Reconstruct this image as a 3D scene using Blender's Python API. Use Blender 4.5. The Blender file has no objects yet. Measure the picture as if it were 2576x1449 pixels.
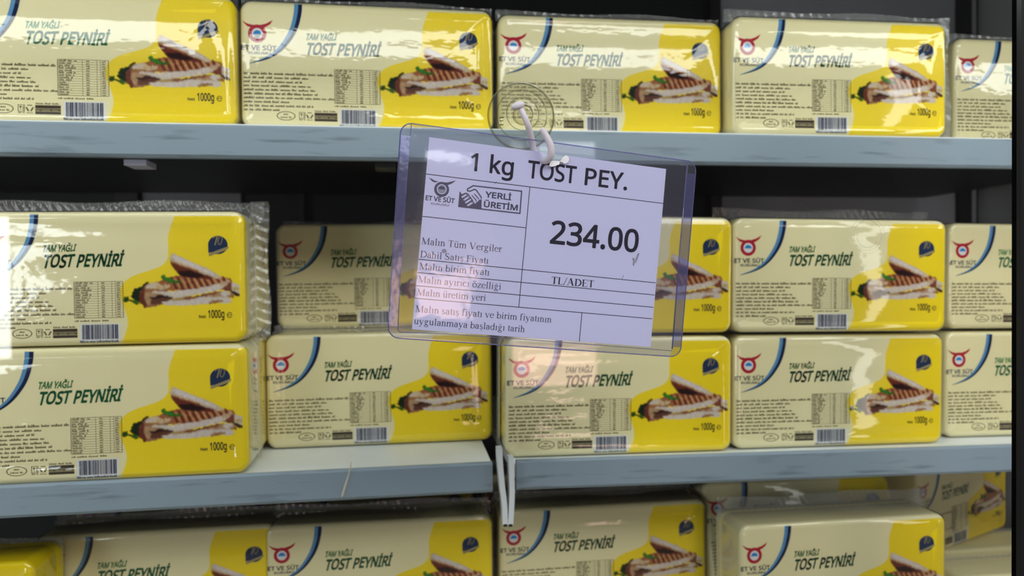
import bpy, bmesh, math, random
import numpy as np
from mathutils import Vector, Matrix
from mathutils.geometry import tessellate_polygon

SC = bpy.context.scene
COL = SC.collection
rad = math.radians

# ------------------------------------------------------------------ camera
W_PX, H_PX, F_PX = 2576.0, 1449.0, 1860.0
CAM = np.array([0.0, 0.0, 1.4])
YAW, PITCH, ROLL = rad(7.9), rad(-0.84), rad(0.52)
FWD = np.array([math.sin(YAW) * math.cos(PITCH), math.cos(YAW) * math.cos(PITCH), math.sin(PITCH)])
R0 = np.array([math.cos(YAW), -math.sin(YAW), 0.0])
U0 = np.cross(R0, FWD)
RIGHT = R0 * math.cos(ROLL) - U0 * math.sin(ROLL)
UP = U0 * math.cos(ROLL) + R0 * math.sin(ROLL)
cd = bpy.data.cameras.new('camera')
cd.sensor_width = 36.0
cd.lens = F_PX / W_PX * 36.0
cd.clip_start = 0.01
cd.dof.use_dof = True
cd.dof.focus_distance = 0.432
cd.dof.aperture_fstop = 8.5
cam = bpy.data.objects.new('camera', cd)
COL.objects.link(cam)
cam.matrix_world = Matrix((
    (RIGHT[0], UP[0], -FWD[0], CAM[0]),
    (RIGHT[1], UP[1], -FWD[1], CAM[1]),
    (RIGHT[2], UP[2], -FWD[2], CAM[2]),
    (0, 0, 0, 1)))
SC.camera = cam


def at(x, y, Y):
    """the point of the vertical plane at depth Y that the photograph shows at pixel x, y"""
    v = FWD + RIGHT * (x - W_PX / 2) / F_PX - UP * (y - H_PX / 2) / F_PX
    return CAM + v * (Y / v[1])


# ------------------------------------------------------------------ world, light, exposure
wd = bpy.data.worlds.new('overcast_sky')
wd.use_nodes = True
bg = wd.node_tree.nodes['Background']
bg.inputs[0].default_value = (0.80, 0.88, 1.0, 1)
bg.inputs[1].default_value = 0.72
SC.world = wd
SC.view_settings.view_transform = 'Standard'
SC.view_settings.look = 'None'
SC.view_settings.gamma = 1
SC.view_settings.exposure = 0.0
SC.view_settings.use_curve_mapping = False
SC.cycles.use_denoising = True
SC.cycles.transparent_max_bounces = 24
SC.cycles.max_bounces = 6
SC.cycles.use_adaptive_sampling = True
SC.cycles.adaptive_threshold = 0.04
SC.cycles.sample_clamp_indirect = 4.0


def area(name, loc, rot, sx, sy, power, col=(1, 1, 1)):
    l = bpy.data.lights.new(name, 'AREA')
    l.shape = 'RECTANGLE'
    l.size, l.size_y = sx, sy
    l.energy = power
    l.color = col
    o = bpy.data.objects.new(name, l)
    o.location = loc
    o.rotation_euler = rot
    COL.objects.link(o)
    return o


area('ceiling_lamp_light', (0.9, -1.75, 3.05), (rad(48), 0, rad(12)), 2.4, 0.7, 46, (1.0, 0.97, 0.92))

# ------------------------------------------------------------------ helpers


def tag(o, label=None, cat=None, group=None, kind=None):
    if label:
        o['label'] = label
    if cat:
        o['category'] = cat
    if group:
        o['group'] = group
    if kind:
        o['kind'] = kind
    return o


def empty(name, loc=(0, 0, 0), rz=0.0, rx=0.0, ry=0.0):
    o = bpy.data.objects.new(name, None)
    o.empty_display_size = 0.02
    o.location = loc
    o.rotation_euler = (rx, ry, rz)
    COL.objects.link(o)
    return o


def obj(name, me, parent=None, mats=None, smooth=False):
    o = bpy.data.objects.new(name, me)
    COL.objects.link(o)
    if mats:
        for m in mats:
            me.materials.append(m)
    if smooth:
        for p in me.polygons:
            p.use_smooth = True
    if parent:
        o.parent = parent
    return o


class MB:
    """collects vertices and faces (with a material slot each) for one mesh"""

    def __init__(self):
        self.v, self.f, self.m = [], [], []

    def add(self, vs, fs, m=0):
        b = len(self.v)
        self.v += [tuple(map(float, p)) for p in vs]
        self.f += [tuple(b + i for i in f) for f in fs]
        self.m += [m] * len(fs)

    def box(self, x0, x1, y0, y1, z0, z1, m=0):
        vs = [(x, y, z) for x in (x0, x1) for y in (y0, y1) for z in (z0, z1)]
        self.add(vs, [(0, 1, 3, 2), (4, 6, 7, 5), (0, 4, 5, 1), (2, 3, 7, 6), (0, 2, 6, 4), (1, 5, 7, 3)], m)

    def tube(self, pts, r, seg=12, m=0, caps=True, flat=1.0):
        pts = [Vector(p) for p in pts]
        rs = r if isinstance(r, (list, tuple)) else [r] * len(pts)
        rings = []
        n = None
        for i, p in enumerate(pts):
            t = (pts[min(i + 1, len(pts) - 1)] - pts[max(i - 1, 0)]).normalized()
            if n is None:
                n = t.orthogonal().normalized()
            else:
                n = (n - t * n.dot(t)).normalized()
            b = t.cross(n)
            rings.append([p + (n * math.cos(a) + b * math.sin(a) * flat) * rs[i] for a in [2 * math.pi * k / seg for k in range(seg)]])
        vs = [q for rg in rings for q in rg]
        fs = []
        for i in range(len(pts) - 1):
            for k in range(seg):
                a, b2 = i * seg + k, i * seg + (k + 1) % seg
                fs.append((a, b2, b2 + seg, a + seg))
        if caps:
            fs.append(tuple(range(seg))[::-1])
            fs.append(tuple((len(pts) - 1) * seg + k for k in range(seg)))
        self.add(vs, fs, m)

    def mesh(self, name):
        me = bpy.data.meshes.new(name)
        me.from_pydata(self.v, [], self.f)
        me.update()
        for p, k in zip(me.polygons, self.m):
            p.material_index = k
        return me

    def build(self, name, mats, parent=None, smooth=False, recalc=True):
        me = self.mesh(name)
        if recalc:
            bm = bmesh.new()
            bm.from_mesh(me)
            bmesh.ops.recalc_face_normals(bm, faces=bm.faces)
            bm.to_mesh(me)
            bm.free()
        return obj(name, me, parent, mats if isinstance(mats, list) else [mats], smooth)


def catmull(P, n=6):
    P = [Vector(p) for p in P]
    out = []
    for i in range(len(P) - 1):
        a, b, c, d = P[max(i - 1, 0)], P[i], P[i + 1], P[min(i + 2, len(P) - 1)]
        for k in range(n):
            t = k / n
            out.append(0.5 * ((2 * b) + (c - a) * t + (2 * a - 5 * b + 4 * c - d) * t * t + (3 * b - a - 3 * c + d) * t ** 3))
    out.append(P[-1])
    return out


# ------------------------------------------------------------------ materials


def mat(name):
    m = bpy.data.materials.new(name)
    m.use_nodes = True
    nt = m.node_tree
    return m, nt, nt.nodes['Principled BSDF'], nt.nodes['Material Output']


def plain(name, col, rough=0.6, spec=0.3, noise=0.06, scale=60, metal=0.0, bump=0.0):
    m, nt, b, out = mat(name)
    tc = nt.nodes.new('ShaderNodeTexCoord')
    nz = nt.nodes.new('ShaderNodeTexNoise')
    nz.inputs['Scale'].default_value = scale
    nz.inputs['Detail'].default_value = 4
    nt.links.new(tc.outputs['Object'], nz.inputs['Vector'])
    mr = nt.nodes.new('ShaderNodeMapRange')
    mr.inputs[3].default_value = 1 - noise
    mr.inputs[4].default_value = 1 + noise
    nt.links.new(nz.outputs['Fac'], mr.inputs[0])
    mx = nt.nodes.new('ShaderNodeVectorMath')
    mx.operation = 'SCALE'
    mx.inputs[0].default_value = col
    nt.links.new(mr.outputs[0], mx.inputs['Scale'])
    nt.links.new(mx.outputs[0], b.inputs['Base Color'])
    b.inputs['Roughness'].default_value = rough
    b.inputs['Specular IOR Level'].default_value = spec
    b.inputs['Metallic'].default_value = metal
    if bump:
        bp = nt.nodes.new('ShaderNodeBump')
        bp.inputs['Strength'].default_value = bump
        bp.inputs['Distance'].default_value = 0.001
        nt.links.new(nz.outputs['Fac'], bp.inputs['Height'])
        nt.links.new(bp.outputs[0], b.inputs['Normal'])
    return m


def ink(name, col):
    m, nt, b, out = mat(name)
    b.inputs['Base Color'].default_value = (*col, 1)
    b.inputs['Roughness'].default_value = 0.7
    b.inputs['Specular IOR Level'].default_value = 0.1
    return m


def clear_plastic(name, tint=(1, 1, 1), haze=0.0, haze_col=(0.8, 0.8, 0.8), rough=0.05, ior=1.45, bump=0.0,
                  bscale=(20, 20, 20), edge=None, coat_mul=1.0):
    """thin see-through sheet: tinted transparency, a share of haze and a mirror-like Fresnel gloss"""
    m, nt, b, out = mat(name)
    nt.nodes.remove(b)
    N = nt.nodes.new
    tr = N('ShaderNodeBsdfTransparent')
    tr.inputs[0].default_value = (*tint, 1)
    if edge:
        lw = N('ShaderNodeLayerWeight')
        lw.inputs['Blend'].default_value = 0.35
        mc = N('ShaderNodeMix')
        mc.data_type = 'RGBA'
        mc.inputs[6].default_value = (*tint, 1)
        mc.inputs[7].default_value = (*edge, 1)
        nt.links.new(lw.outputs['Facing'], mc.inputs[0])
        nt.links.new(mc.outputs[2], tr.inputs[0])
    gl = N('ShaderNodeBsdfGlossy')
    gl.inputs['Roughness'].default_value = rough
    fr = N('ShaderNodeFresnel')
    ge = N('ShaderNodeNewGeometry')
    io = N('ShaderNodeMapRange')           # same Fresnel from both sides of the sheet
    io.inputs[3].default_value = ior
    io.inputs[4].default_value = 1.0 / ior
    nt.links.new(ge.outputs['Backfacing'], io.inputs[0])
    nt.links.new(io.outputs[0], fr.inputs['IOR'])
    last = tr.outputs[0]
    if haze > 0:
        df = N('ShaderNodeBsdfDiffuse')
        df.inputs[0].default_value = (*haze_col, 1)
        tl = N('ShaderNodeBsdfTranslucent')
        tl.inputs[0].default_value = (*haze_col, 1)
        m0 = N('ShaderNodeMixShader')
        m0.inputs[0].default_value = 0.4
        nt.links.new(df.outputs[0], m0.inputs[1])
        nt.links.new(tl.outputs[0], m0.inputs[2])
        m1 = N('ShaderNodeMixShader')
        m1.inputs[0].default_value = haze
        nt.links.new(last, m1.inputs[1])
        nt.links.new(m0.outputs[0], m1.inputs[2])
        last = m1.outputs[0]
    fac = fr.outputs[0]
    if coat_mul != 1.0:
        mm = N('ShaderNodeMath')
        mm.operation = 'MULTIPLY'
        mm.use_clamp = True
        mm.inputs[1].default_value = coat_mul
        nt.links.new(fac, mm.inputs[0])
        fac = mm.outputs[0]
    m2 = N('ShaderNodeMixShader')
    nt.links.new(fac, m2.inputs[0])
    nt.links.new(last, m2.inputs[1])
    nt.links.new(gl.outputs[0], m2.inputs[2])
    nt.links.new(m2.outputs[0], out.inputs['Surface'])
    if bump:
        tc = N('ShaderNodeNewGeometry')
        mp = N('ShaderNodeMapping')
        mp.inputs['Scale'].default_value = bscale
        nt.links.new(tc.outputs['Position'], mp.inputs['Vector'])
        nz = N('ShaderNodeTexNoise')
        nz.inputs['Scale'].default_value = 1.0
        nz.inputs['Detail'].default_value = 3
        nz.inputs['Roughness'].default_value = 0.55
        nt.links.new(mp.outputs[0], nz.inputs['Vector'])
        bp = N('ShaderNodeBump')
        bp.inputs['Strength'].default_value = 1.0
        bp.inputs['Distance'].default_value = bump
        nt.links.new(nz.outputs['Fac'], bp.inputs['Height'])
        nt.links.new(bp.outputs[0], gl.inputs['Normal'])
        nt.links.new(bp.outputs[0], fr.inputs['Normal'])
    return m


PW, PH, PD = 0.214, 0.1065, 0.055      # cheese pack: width, height, depth
CREAM = (0.86, 0.795, 0.48)
YELLOW = (0.90, 0.69, 0.004)


def pack_material(side=False):
    """cream block with the yellow printed field, wrapping over the lower and right edges"""
    m, nt, b, out = mat('printed_cream_and_yellow_side' if side else 'printed_cream_and_yellow')
    N = nt.nodes.new
    tc = N('ShaderNodeTexCoord')
    sp = N('ShaderNodeSeparateXYZ')
    nt.links.new(tc.outputs['Object'], sp.inputs[0])

    def math_(op, a, bb=None):
        n = N('ShaderNodeMath')
        n.operation = op
        for i, q in enumerate((a, bb)):
            if q is None:
                continue
            if isinstance(q, (int, float)):
                n.inputs[i].default_value = q
            else:
                nt.links.new(q, n.inputs[i])
        return n.outputs[0]
    u = math_('ADD', math_('DIVIDE', sp.outputs[0], PW), 0.5)
    v = math_('SUBTRACT', 1.0, math_('DIVIDE', sp.outputs[2], PH))
    fc = N('ShaderNodeFloatCurve')
    c = fc.mapping.curves[0]
    pts = [(0.0, .742), (.06, .733), (.12, .722), (.2, .712), (.29, .712), (.37, .705), (.41, .685), (.445, .64), (.475, .592),
           (.51, .558), (.555, .537), (.62, .530), (.69, .537), (.75, .548), (.83, .556), (.90, .550), (.95, .540), (1.0, .525)]
    c.points[0].location = pts[0]
    c.points[-1].location = pts[-1]
    for p in pts[1:-1]:
        c.points.new(*p)
    fc.mapping.update()
    nt.links.new(v, fc.inputs['Value'])
    d = math_('SUBTRACT', u, fc.outputs[0])
    edge = N('ShaderNodeMapRange')
    edge.inputs[1].default_value = -0.003
    edge.inputs[2].default_value = 0.003
    nt.links.new(d, edge.inputs[0])
    topm = math_('GREATER_THAN', v, 0.035)
    frontm = math_('LESS_THAN', sp.outputs[1], (PD / 2 - .003) if side else (-PD / 2 + .009))
    msk = math_('MULTIPLY', math_('MULTIPLY', edge.outputs[0], topm), frontm)
    nz = N('ShaderNodeTexNoise')
    nz.inputs['Scale'].default_value = 18
    nz.inputs['Detail'].default_value = 3
    nt.links.new(tc.outputs['Object'], nz.inputs['Vector'])
    cr = N('ShaderNodeMix')
    cr.data_type = 'RGBA'
    cr.inputs[6].default_value = (*CREAM, 1)
    cr.inputs[7].default_value = (CREAM[0] * .93, CREAM[1] * .93, CREAM[2] * .86, 1)
    nt.links.new(nz.outputs['Fac'], cr.inputs[0])
    mx = N('ShaderNodeMix')
    mx.data_type = 'RGBA'
    nt.links.new(msk, mx.inputs[0])
    nt.links.new(cr.outputs[2], mx.inputs[6])
    mx.inputs[7].default_value = (*YELLOW, 1)
    nt.links.new(mx.outputs[2], b.inputs['Base Color'])
    b.inputs['Roughness'].default_value = 0.42
    b.inputs['Specular IOR Level'].default_value = 0.35
    b.inputs['Subsurface Weight'].default_value = 0.0
    return m


M = {}
M['pack'] = pack_material()
M['pack_side'] = pack_material(True)
M['film'] = clear_plastic('clear_film', (0.985, 0.985, 0.985), 0.0, (0.9, 0.9, 0.88), 0.05, 1.42, 0.00045, (26, 26, 60), coat_mul=2.1)
M['flange'] = clear_plastic('crimped_film', (0.86, 0.87, 0.88), 0.24, (0.85, 0.86, 0.86), 0.12, 1.5, 0.0010, (120, 120, 120), coat_mul=1.6)
M['navy'] = ink('navy_ink', (0.006, 0.014, 0.06))
M['sky'] = ink('light_blue_ink', (0.10, 0.28, 0.50))
M['green'] = ink('green_ink', (0.004, 0.12, 0.045))
M['green2'] = ink('lighter_green_ink', (0.02, 0.20, 0.05))
M['brown'] = ink('brown_grey_ink', (0.12, 0.10, 0.045))
M['brownsoft'] = ink('faint_brown_ink', (0.36, 0.32, 0.19))
M['brownink'] = ink('dark_brown_ink', (0.055, 0.042, 0.03))
M['red'] = ink('red_ink', (0.42, 0.012, 0.03))
M['white'] = ink('white_ink', (0.75, 0.76, 0.74))
M['blue'] = ink('sky_blue_ink', (0.02, 0.24, 0.62))
M['gold'] = ink('gold_ink', (0.33, 0.27, 0.13))
M['badge'] = ink('badge_navy_ink', (0.012, 0.03, 0.085))
M['black'] = ink('black_ink', (0.012, 0.011, 0.022))
M['greyink'] = ink('grey_ink', (0.10, 0.095, 0.15))
M['ltgrey'] = ink('pale_grey_ink', (0.36, 0.36, 0.44))
M['paper'] = plain('white_paper', (0.77, 0.78, 1.0), 0.8, 0.1, 0.02, 900, bump=0.05)
M['whiteplastic'] = plain('white_hook_plastic', (0.72, 0.67, 0.73), 0.35, 0.5, 0.05, 200)
M['rail'] = None

# ------------------------------------------------------------------ lettering
GLYPH_ORDER = "1kgTOSPEY.2340LİÜRMUKVANĞIeDt#x- "
GLYPH_DATA = [[459,[285,0,216,0,216,400,216,415,216,428,216,439,216,450,217,460,217,470,218,479,218,489,219,499,211,491,203,483,196,477,188,471,179,463,169,455,108,405,71,452,226,573,285,573],[19,21,20,19,11,21,11,0,21,19,12,11,10,0,11,19,13,12,9,0,10,19,14,13,8,0,9,19,15,14,19,16,15,7,0,8,19,17,16,6,0,7,19,18,17,5,0,6,4,0,5,3,0,4,2,0,3,1,0,2]],
[428,[138,291,138,282,137,270,137,257,136,244,135,232,135,221,138,221,142,226,146,232,152,240,159,248,165,256,172,264,178,272,184,279,189,285,326,430,409,430,235,246,421,0,336,0,187,200,138,158,138,0,68,0,68,609,138,609],[25,27,26,25,0,27,16,18,17,16,19,18,25,1,0,15,19,16,25,2,1,14,19,15,13,19,14,25,3,2,12,19,13,25,4,3,11,19,12,10,19,11,10,20,19,25,5,4,9,22,10,22,20,10,8,22,9,25,6,5,7,22,8,25,7,6,25,23,7,23,22,7,21,20,22,25,24,23]],
[493,[221,438,248,436,273,431,297,422,319,409,338,393,355,373,359,373,369,430,425,430,425,-7,423,-46,416,-80,404,-109,388,-135,367,-155,341,-172,310,-183,274,-190,233,-192,202,-192,174,-189,147,-186,122,-180,99,-174,78,-165,78,-100,99,-110,123,-118,149,-125,177,-130,206,-133,237,-134,271,-130,300,-119,324,-101,341,-77,352,-48,355,-13,355,4,355,11,356,21,356,32,357,43,357,51,358,57,354,57,338,37,320,21,299,8,275,-1,250,-6,221,-8,170,-2,126,18,91,51,65,95,49,149,44,214,49,278,65,332,91,377,126,411,169,431,230,379,207,376,187,370,169,359,153,344,140,326,130,303,123,277,119,247,117,213,120,165,130,124,146,92,169,68,197,54,232,50,253,51,271,53,288,58,303,65,315,74,326,85,336,98,343,113,349,131,353,151,355,173,356,197,356,214,355,251,350,282,343,309,332,331,319,348,302,362,281,371,257,377],[63,1,0,63,2,1,62,2,63,62,3,2,7,9,8,7,10,9,62,4,3,61,4,62,61,5,4,61,64,5,64,6,5,61,65,64,100,6,64,60,65,61,99,6,100,60,66,65,99,7,6,99,98,7,98,97,7,97,96,7,96,95,7,95,94,7,94,10,7,60,67,66,60,68,67,60,69,68,59,69,60,59,70,69,59,71,70,93,10,94,58,71,59,58,72,71,92,10,93,58,73,72,57,73,58,91,10,92,57,74,73,90,10,91,89,10,90,57,75,74,88,10,89,56,75,57,87,10,88,56,76,75,86,10,87,85,45,86,45,10,86,55,76,56,55,77,76,84,45,85,83,45,84,55,78,77,82,45,83,81,46,82,46,45,82,81,47,46,44,10,45,55,79,78,80,47,81,43,10,44,79,47,80,54,79,55,54,47,79,42,10,43,54,48,47,41,10,42,54,49,48,40,10,41,53,49,54,39,10,40,53,50,49,38,10,39,53,51,50,52,51,53,38,11,10,37,11,38,37,12,11,36,12,37,35,12,36,35,13,12,25,27,26,34,13,35,34,14,13,25,28,27,25,29,28,33,14,34,25,30,29,25,31,30,32,14,33,25,32,31,25,14,32,25,15,14,25,16,15,24,16,25,24,17,16,23,17,24,22,17,23,22,18,17,21,18,22,20,18,21,20,19,18]],
[446,[259,0,187,0,187,509,8,509,8,573,437,573,437,509,259,509],[3,5,4,3,6,5,2,6,3,1,7,2,7,6,2,1,0,7]],
[626,[577,287,576,244,570,204,561,166,547,132,531,101,510,73,486,49,459,29,428,13,393,1,355,-6,314,-8,271,-6,232,1,196,13,165,29,138,49,114,73,94,101,78,132,65,167,56,204,51,245,49,288,52,344,62,396,78,442,100,482,130,517,166,545,208,565,258,577,314,581,369,577,417,565,459,545,495,517,524,483,547,442,564,396,574,344,125,287,127,241,134,200,145,163,161,131,182,104,207,83,238,67,273,58,314,55,354,58,390,67,420,83,445,104,465,131,481,163,492,200,499,241,501,287,496,354,481,411,456,457,421,491,373,511,314,518,274,515,238,506,207,490,182,469,161,443,145,411,134,374,127,333],[32,34,33,32,35,34,31,35,32,31,36,35,30,36,31,30,37,36,29,66,30,66,37,30,29,67,66,65,37,66,65,38,37,28,67,29,28,68,67,64,38,65,28,69,68,63,38,64,28,70,69,63,39,38,27,70,28,27,71,70,62,39,63,27,72,71,62,40,39,26,72,27,26,73,72,61,40,62,61,41,40,25,73,26,25,74,73,60,41,61,24,74,25,60,0,41,24,42,74,23,42,24,23,43,42,59,0,60,59,1,0,22,43,23,59,2,1,22,44,43,58,2,59,21,44,22,58,3,2,57,3,58,21,45,44,20,45,21,57,4,3,20,46,45,56,4,57,19,46,20,56,5,4,19,47,46,55,5,56,19,48,47,54,5,55,18,48,19,54,6,5,18,49,48,53,6,54,17,49,18,53,7,6,17,50,49,52,7,53,17,51,50,51,7,52,17,7,51,16,7,17,16,8,7,15,8,16,15,9,8,14,9,15,14,10,9,13,10,14,13,11,10,12,11,13]],
[440,[403,153,400,121,392,92,378,66,359,44,335,26,307,11,274,1,238,-6,198,-8,177,-8,157,-7,137,-5,118,-2,100,1,83,4,68,9,54,14,41,19,41,88,62,80,86,72,113,65,142,59,171,56,201,55,228,56,252,60,273,66,290,74,305,85,316,98,324,113,329,129,330,147,329,164,325,180,318,194,308,207,295,218,277,230,255,241,228,253,196,265,172,274,151,284,131,294,114,305,98,317,85,330,74,344,65,359,57,375,52,393,49,413,48,435,51,464,58,490,71,513,89,533,110,550,136,563,165,573,197,579,231,581,262,580,290,577,318,572,343,565,367,558,389,549,366,487,346,495,325,502,302,508,278,513,254,516,229,517,207,516,187,513,169,507,155,499,142,489,133,478,126,464,122,450,121,434,122,416,126,400,133,386,143,373,156,362,172,351,193,341,217,330,246,318,278,306,307,293,332,279,353,264,371,247,385,228,395,206,401,181],[63,65,64,63,66,65,62,66,63,62,67,66,61,67,62,61,68,67,61,69,68,60,69,61,60,70,69,59,70,60,59,76,70,76,75,70,75,74,70,74,73,70,73,72,70,72,71,70,58,77,59,77,76,59,58,78,77,58,79,78,57,79,58,57,80,79,57,81,80,57,82,81,56,82,57,56,83,82,56,84,83,56,85,84,55,85,56,55,86,85,54,86,55,54,87,86,54,88,87,53,88,54,53,89,88,52,89,53,52,90,89,51,90,52,51,91,90,51,92,91,50,92,51,50,93,92,49,93,50,49,94,93,49,95,94,48,95,49,48,96,95,47,96,48,47,97,96,46,97,47,45,97,46,45,98,97,44,98,45,44,99,98,43,99,44,42,99,43,42,100,99,41,100,42,41,101,100,40,101,41,39,101,40,39,102,101,38,102,39,37,102,38,37,103,102,36,103,37,36,0,103,35,0,36,34,0,35,34,1,0,33,1,34,32,1,33,32,2,1,31,2,32,30,2,31,30,3,2,18,20,19,29,3,30,18,21,20,28,3,29,18,22,21,28,4,3,27,4,28,18,23,22,26,4,27,18,24,23,25,4,26,18,25,24,18,4,25,18,5,4,18,6,5,17,6,18,16,6,17,16,7,6,15,7,16,14,7,15,13,7,14,13,8,7,12,8,13,11,8,12,11,9,8,10,9,11]],
[485,[229,573,297,568,352,553,393,528,421,495,439,454,444,404,443,381,439,358,433,336,423,316,411,296,395,278,375,262,351,249,324,238,292,230,256,225,216,223,150,223,150,0,78,0,78,573,223,511,150,511,150,285,208,285,242,286,272,290,298,296,320,306,338,318,352,334,362,352,368,375,370,401,366,435,354,462,334,484,306,499,269,508],[21,24,22,24,0,22,24,1,0,24,2,1,24,3,2,24,23,3,23,40,3,40,4,3,21,25,24,39,4,40,38,4,39,38,5,4,37,5,38,36,5,37,36,6,5,35,6,36,35,7,6,34,7,35,34,8,7,33,8,34,33,9,8,32,9,33,32,10,9,31,10,32,30,10,31,30,11,10,29,11,30,28,11,29,28,12,11,27,12,28,26,12,27,21,19,25,19,26,25,19,12,26,19,13,12,19,14,13,19,15,14,19,16,15,19,17,16,19,18,17,21,20,19]],
[446,[398,0,78,0,78,573,398,573,398,509,150,509,150,330,383,330,383,268,150,268,150,63,398,63],[1,5,2,5,3,2,5,4,3,1,6,5,1,9,6,9,7,6,9,8,7,1,10,9,1,11,10,1,0,11]],
[454,[227,291,376,573,454,573,263,222,263,0,191,0,191,219,0,573,79,573],[6,8,7,6,0,8,0,2,1,0,3,2,6,3,0,6,4,3,5,4,6]],
[215,[58,43,59,61,64,75,72,85,82,92,94,96,107,97,120,96,132,92,142,85,151,75,156,61,157,43,156,26,151,12,142,2,132,-6,120,-10,107,-11,94,-10,82,-6,72,2,64,12,59,26],[5,7,6,4,7,5,4,8,7,3,8,4,3,9,8,2,9,3,2,10,9,1,10,2,1,11,10,0,11,1,0,12,11,23,12,0,23,13,12,22,13,23,22,14,13,21,14,22,21,15,14,20,15,21,20,16,15,20,17,16,19,17,20,19,18,17]],
[459,[417,0,38,0,38,59,188,210,216,238,240,264,261,287,280,309,295,331,306,353,315,376,320,399,322,424,318,453,309,477,294,496,273,510,249,518,221,520,194,519,169,514,147,506,126,495,104,482,83,466,45,513,60,526,77,537,94,548,113,557,132,565,153,572,174,577,197,580,221,581,255,579,285,572,313,562,336,548,356,531,372,510,384,485,391,458,394,428,392,399,386,371,375,344,361,318,344,292,324,267,301,241,275,214,247,185,128,67,128,64,417,64],[33,35,34,32,35,33,32,36,35,31,36,32,31,37,36,30,37,31,29,37,30,29,38,37,28,38,29,28,39,38,27,39,28,26,39,27,26,18,39,18,40,39,25,18,26,25,19,18,17,40,18,25,20,19,16,40,17,25,21,20,24,23,25,23,22,25,22,21,25,16,41,40,15,41,16,14,41,15,14,42,41,13,42,14,13,43,42,12,43,13,12,44,43,11,44,12,10,44,11,10,45,44,9,45,10,9,46,45,8,46,9,8,47,46,7,47,8,7,48,47,6,48,7,6,49,48,5,49,6,5,50,49,4,50,5,4,51,50,3,51,4,3,52,51,2,52,3,2,53,52,2,54,53,2,55,54,2,0,55,1,0,2]],
[459,[395,439,394,414,389,392,381,372,370,355,356,339,340,326,321,316,300,307,277,302,277,298,319,290,353,276,379,255,398,229,409,198,413,163,410,131,403,101,390,74,371,50,348,30,318,14,283,2,241,-6,193,-8,164,-7,136,-5,110,-1,85,5,60,13,36,23,36,89,61,78,87,69,114,61,141,56,168,52,194,51,241,55,278,65,305,81,324,104,335,132,339,164,337,187,331,206,320,223,306,236,288,247,265,255,240,261,211,264,179,265,123,265,123,326,180,326,209,327,236,332,259,339,278,350,294,362,307,377,316,394,321,413,323,434,320,460,311,481,295,498,274,511,249,519,219,521,199,521,181,519,164,515,147,511,132,505,117,498,103,491,89,482,75,473,39,521,61,537,87,550,115,563,147,573,181,579,218,581,273,576,317,563,352,540,376,511,390,477],[86,88,87,85,88,86,85,89,88,84,89,85,83,89,84,83,90,89,82,90,83,82,91,90,81,71,82,71,91,82,80,79,81,79,78,81,78,77,81,77,76,81,76,75,81,75,74,81,74,73,81,73,72,81,72,71,81,70,91,71,69,91,70,69,92,91,68,92,69,67,92,68,66,92,67,66,0,92,65,0,66,65,1,0,64,1,65,64,2,1,63,2,64,62,2,63,62,3,2,61,3,62,61,4,3,60,4,61,60,5,4,59,5,60,59,6,5,58,6,59,57,6,58,56,6,57,56,7,6,54,56,55,54,7,56,54,8,7,54,9,8,54,10,9,54,11,10,54,12,11,54,53,12,53,52,12,52,13,12,51,13,52,50,13,51,49,13,50,49,14,13,48,14,49,47,14,48,47,15,14,46,15,47,45,15,46,45,16,15,44,16,45,43,16,44,43,17,16,42,17,43,42,18,17,41,18,42,41,19,18,31,33,32,40,19,41,31,34,33,40,20,19,31,35,34,39,20,40,31,36,35,31,37,36,38,20,39,31,38,37,31,20,38,31,21,20,31,22,21,30,22,31,30,23,22,29,23,30,28,23,29,28,24,23,27,24,28,26,24,27,26,25,24]],
[459,[443,130,359,130,359,0,291,0,291,130,17,130,17,190,286,576,359,576,359,193,443,193,291,374,291,387,291,400,291,412,292,423,292,434,293,444,293,454,294,464,294,474,294,483,295,492,295,500,292,500,287,490,282,479,276,468,270,456,263,446,257,438,86,193,291,193],[6,24,7,24,8,7,24,23,8,23,9,8,6,25,24,22,9,23,21,9,22,6,26,25,20,9,21,6,27,26,19,9,20,6,28,27,18,9,19,6,29,28,17,9,18,6,30,29,16,9,17,6,31,30,15,9,16,14,9,15,13,9,14,12,9,13,11,9,12,32,9,11,6,32,31,6,9,32,6,10,9,6,0,10,5,0,6,4,0,5,3,1,4,1,0,4,3,2,1]],
[459,[419,287,418,242,415,201,409,163,401,128,390,97,376,70,359,47,339,27,316,12,290,1,261,-6,229,-8,188,-4,153,8,122,27,97,54,76,88,60,129,48,176,42,229,39,287,41,346,48,399,58,446,73,486,93,520,119,547,149,566,186,578,229,581,269,578,304,566,335,547,361,520,382,486,399,446,410,399,417,346,110,287,111,238,115,194,121,156,131,125,143,98,159,78,178,64,202,55,229,52,256,55,279,64,298,78,314,98,326,124,336,156,343,194,347,238,348,287,347,336,343,380,336,417,326,449,314,475,298,495,279,510,256,518,229,521,202,518,178,510,159,495,143,475,131,449,121,417,115,380,111,336],[29,31,30,28,31,29,28,32,31,27,32,28,27,33,32,26,33,27,26,66,33,66,34,33,26,67,66,65,34,66,25,67,26,65,35,34,64,35,65,25,68,67,25,69,68,63,35,64,25,70,69,62,35,63,62,36,35,24,70,25,24,71,70,61,36,62,24,72,71,60,36,61,23,72,24,60,37,36,23,73,72,59,37,60,22,73,23,59,38,37,22,74,73,58,38,59,21,74,22,58,0,38,21,39,74,57,0,58,20,39,21,20,40,39,56,0,57,56,1,0,56,2,1,20,41,40,55,2,56,19,41,20,55,3,2,19,42,41,54,3,55,18,42,19,54,4,3,18,43,42,53,4,54,17,43,18,53,5,4,17,44,43,52,5,53,17,45,44,51,5,52,51,6,5,16,45,17,16,46,45,50,6,51,50,7,6,16,47,46,49,7,50,16,48,47,48,7,49,15,48,16,15,7,48,15,8,7,15,9,8,14,9,15,14,10,9,13,10,14,13,11,10,12,11,13]],
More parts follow.
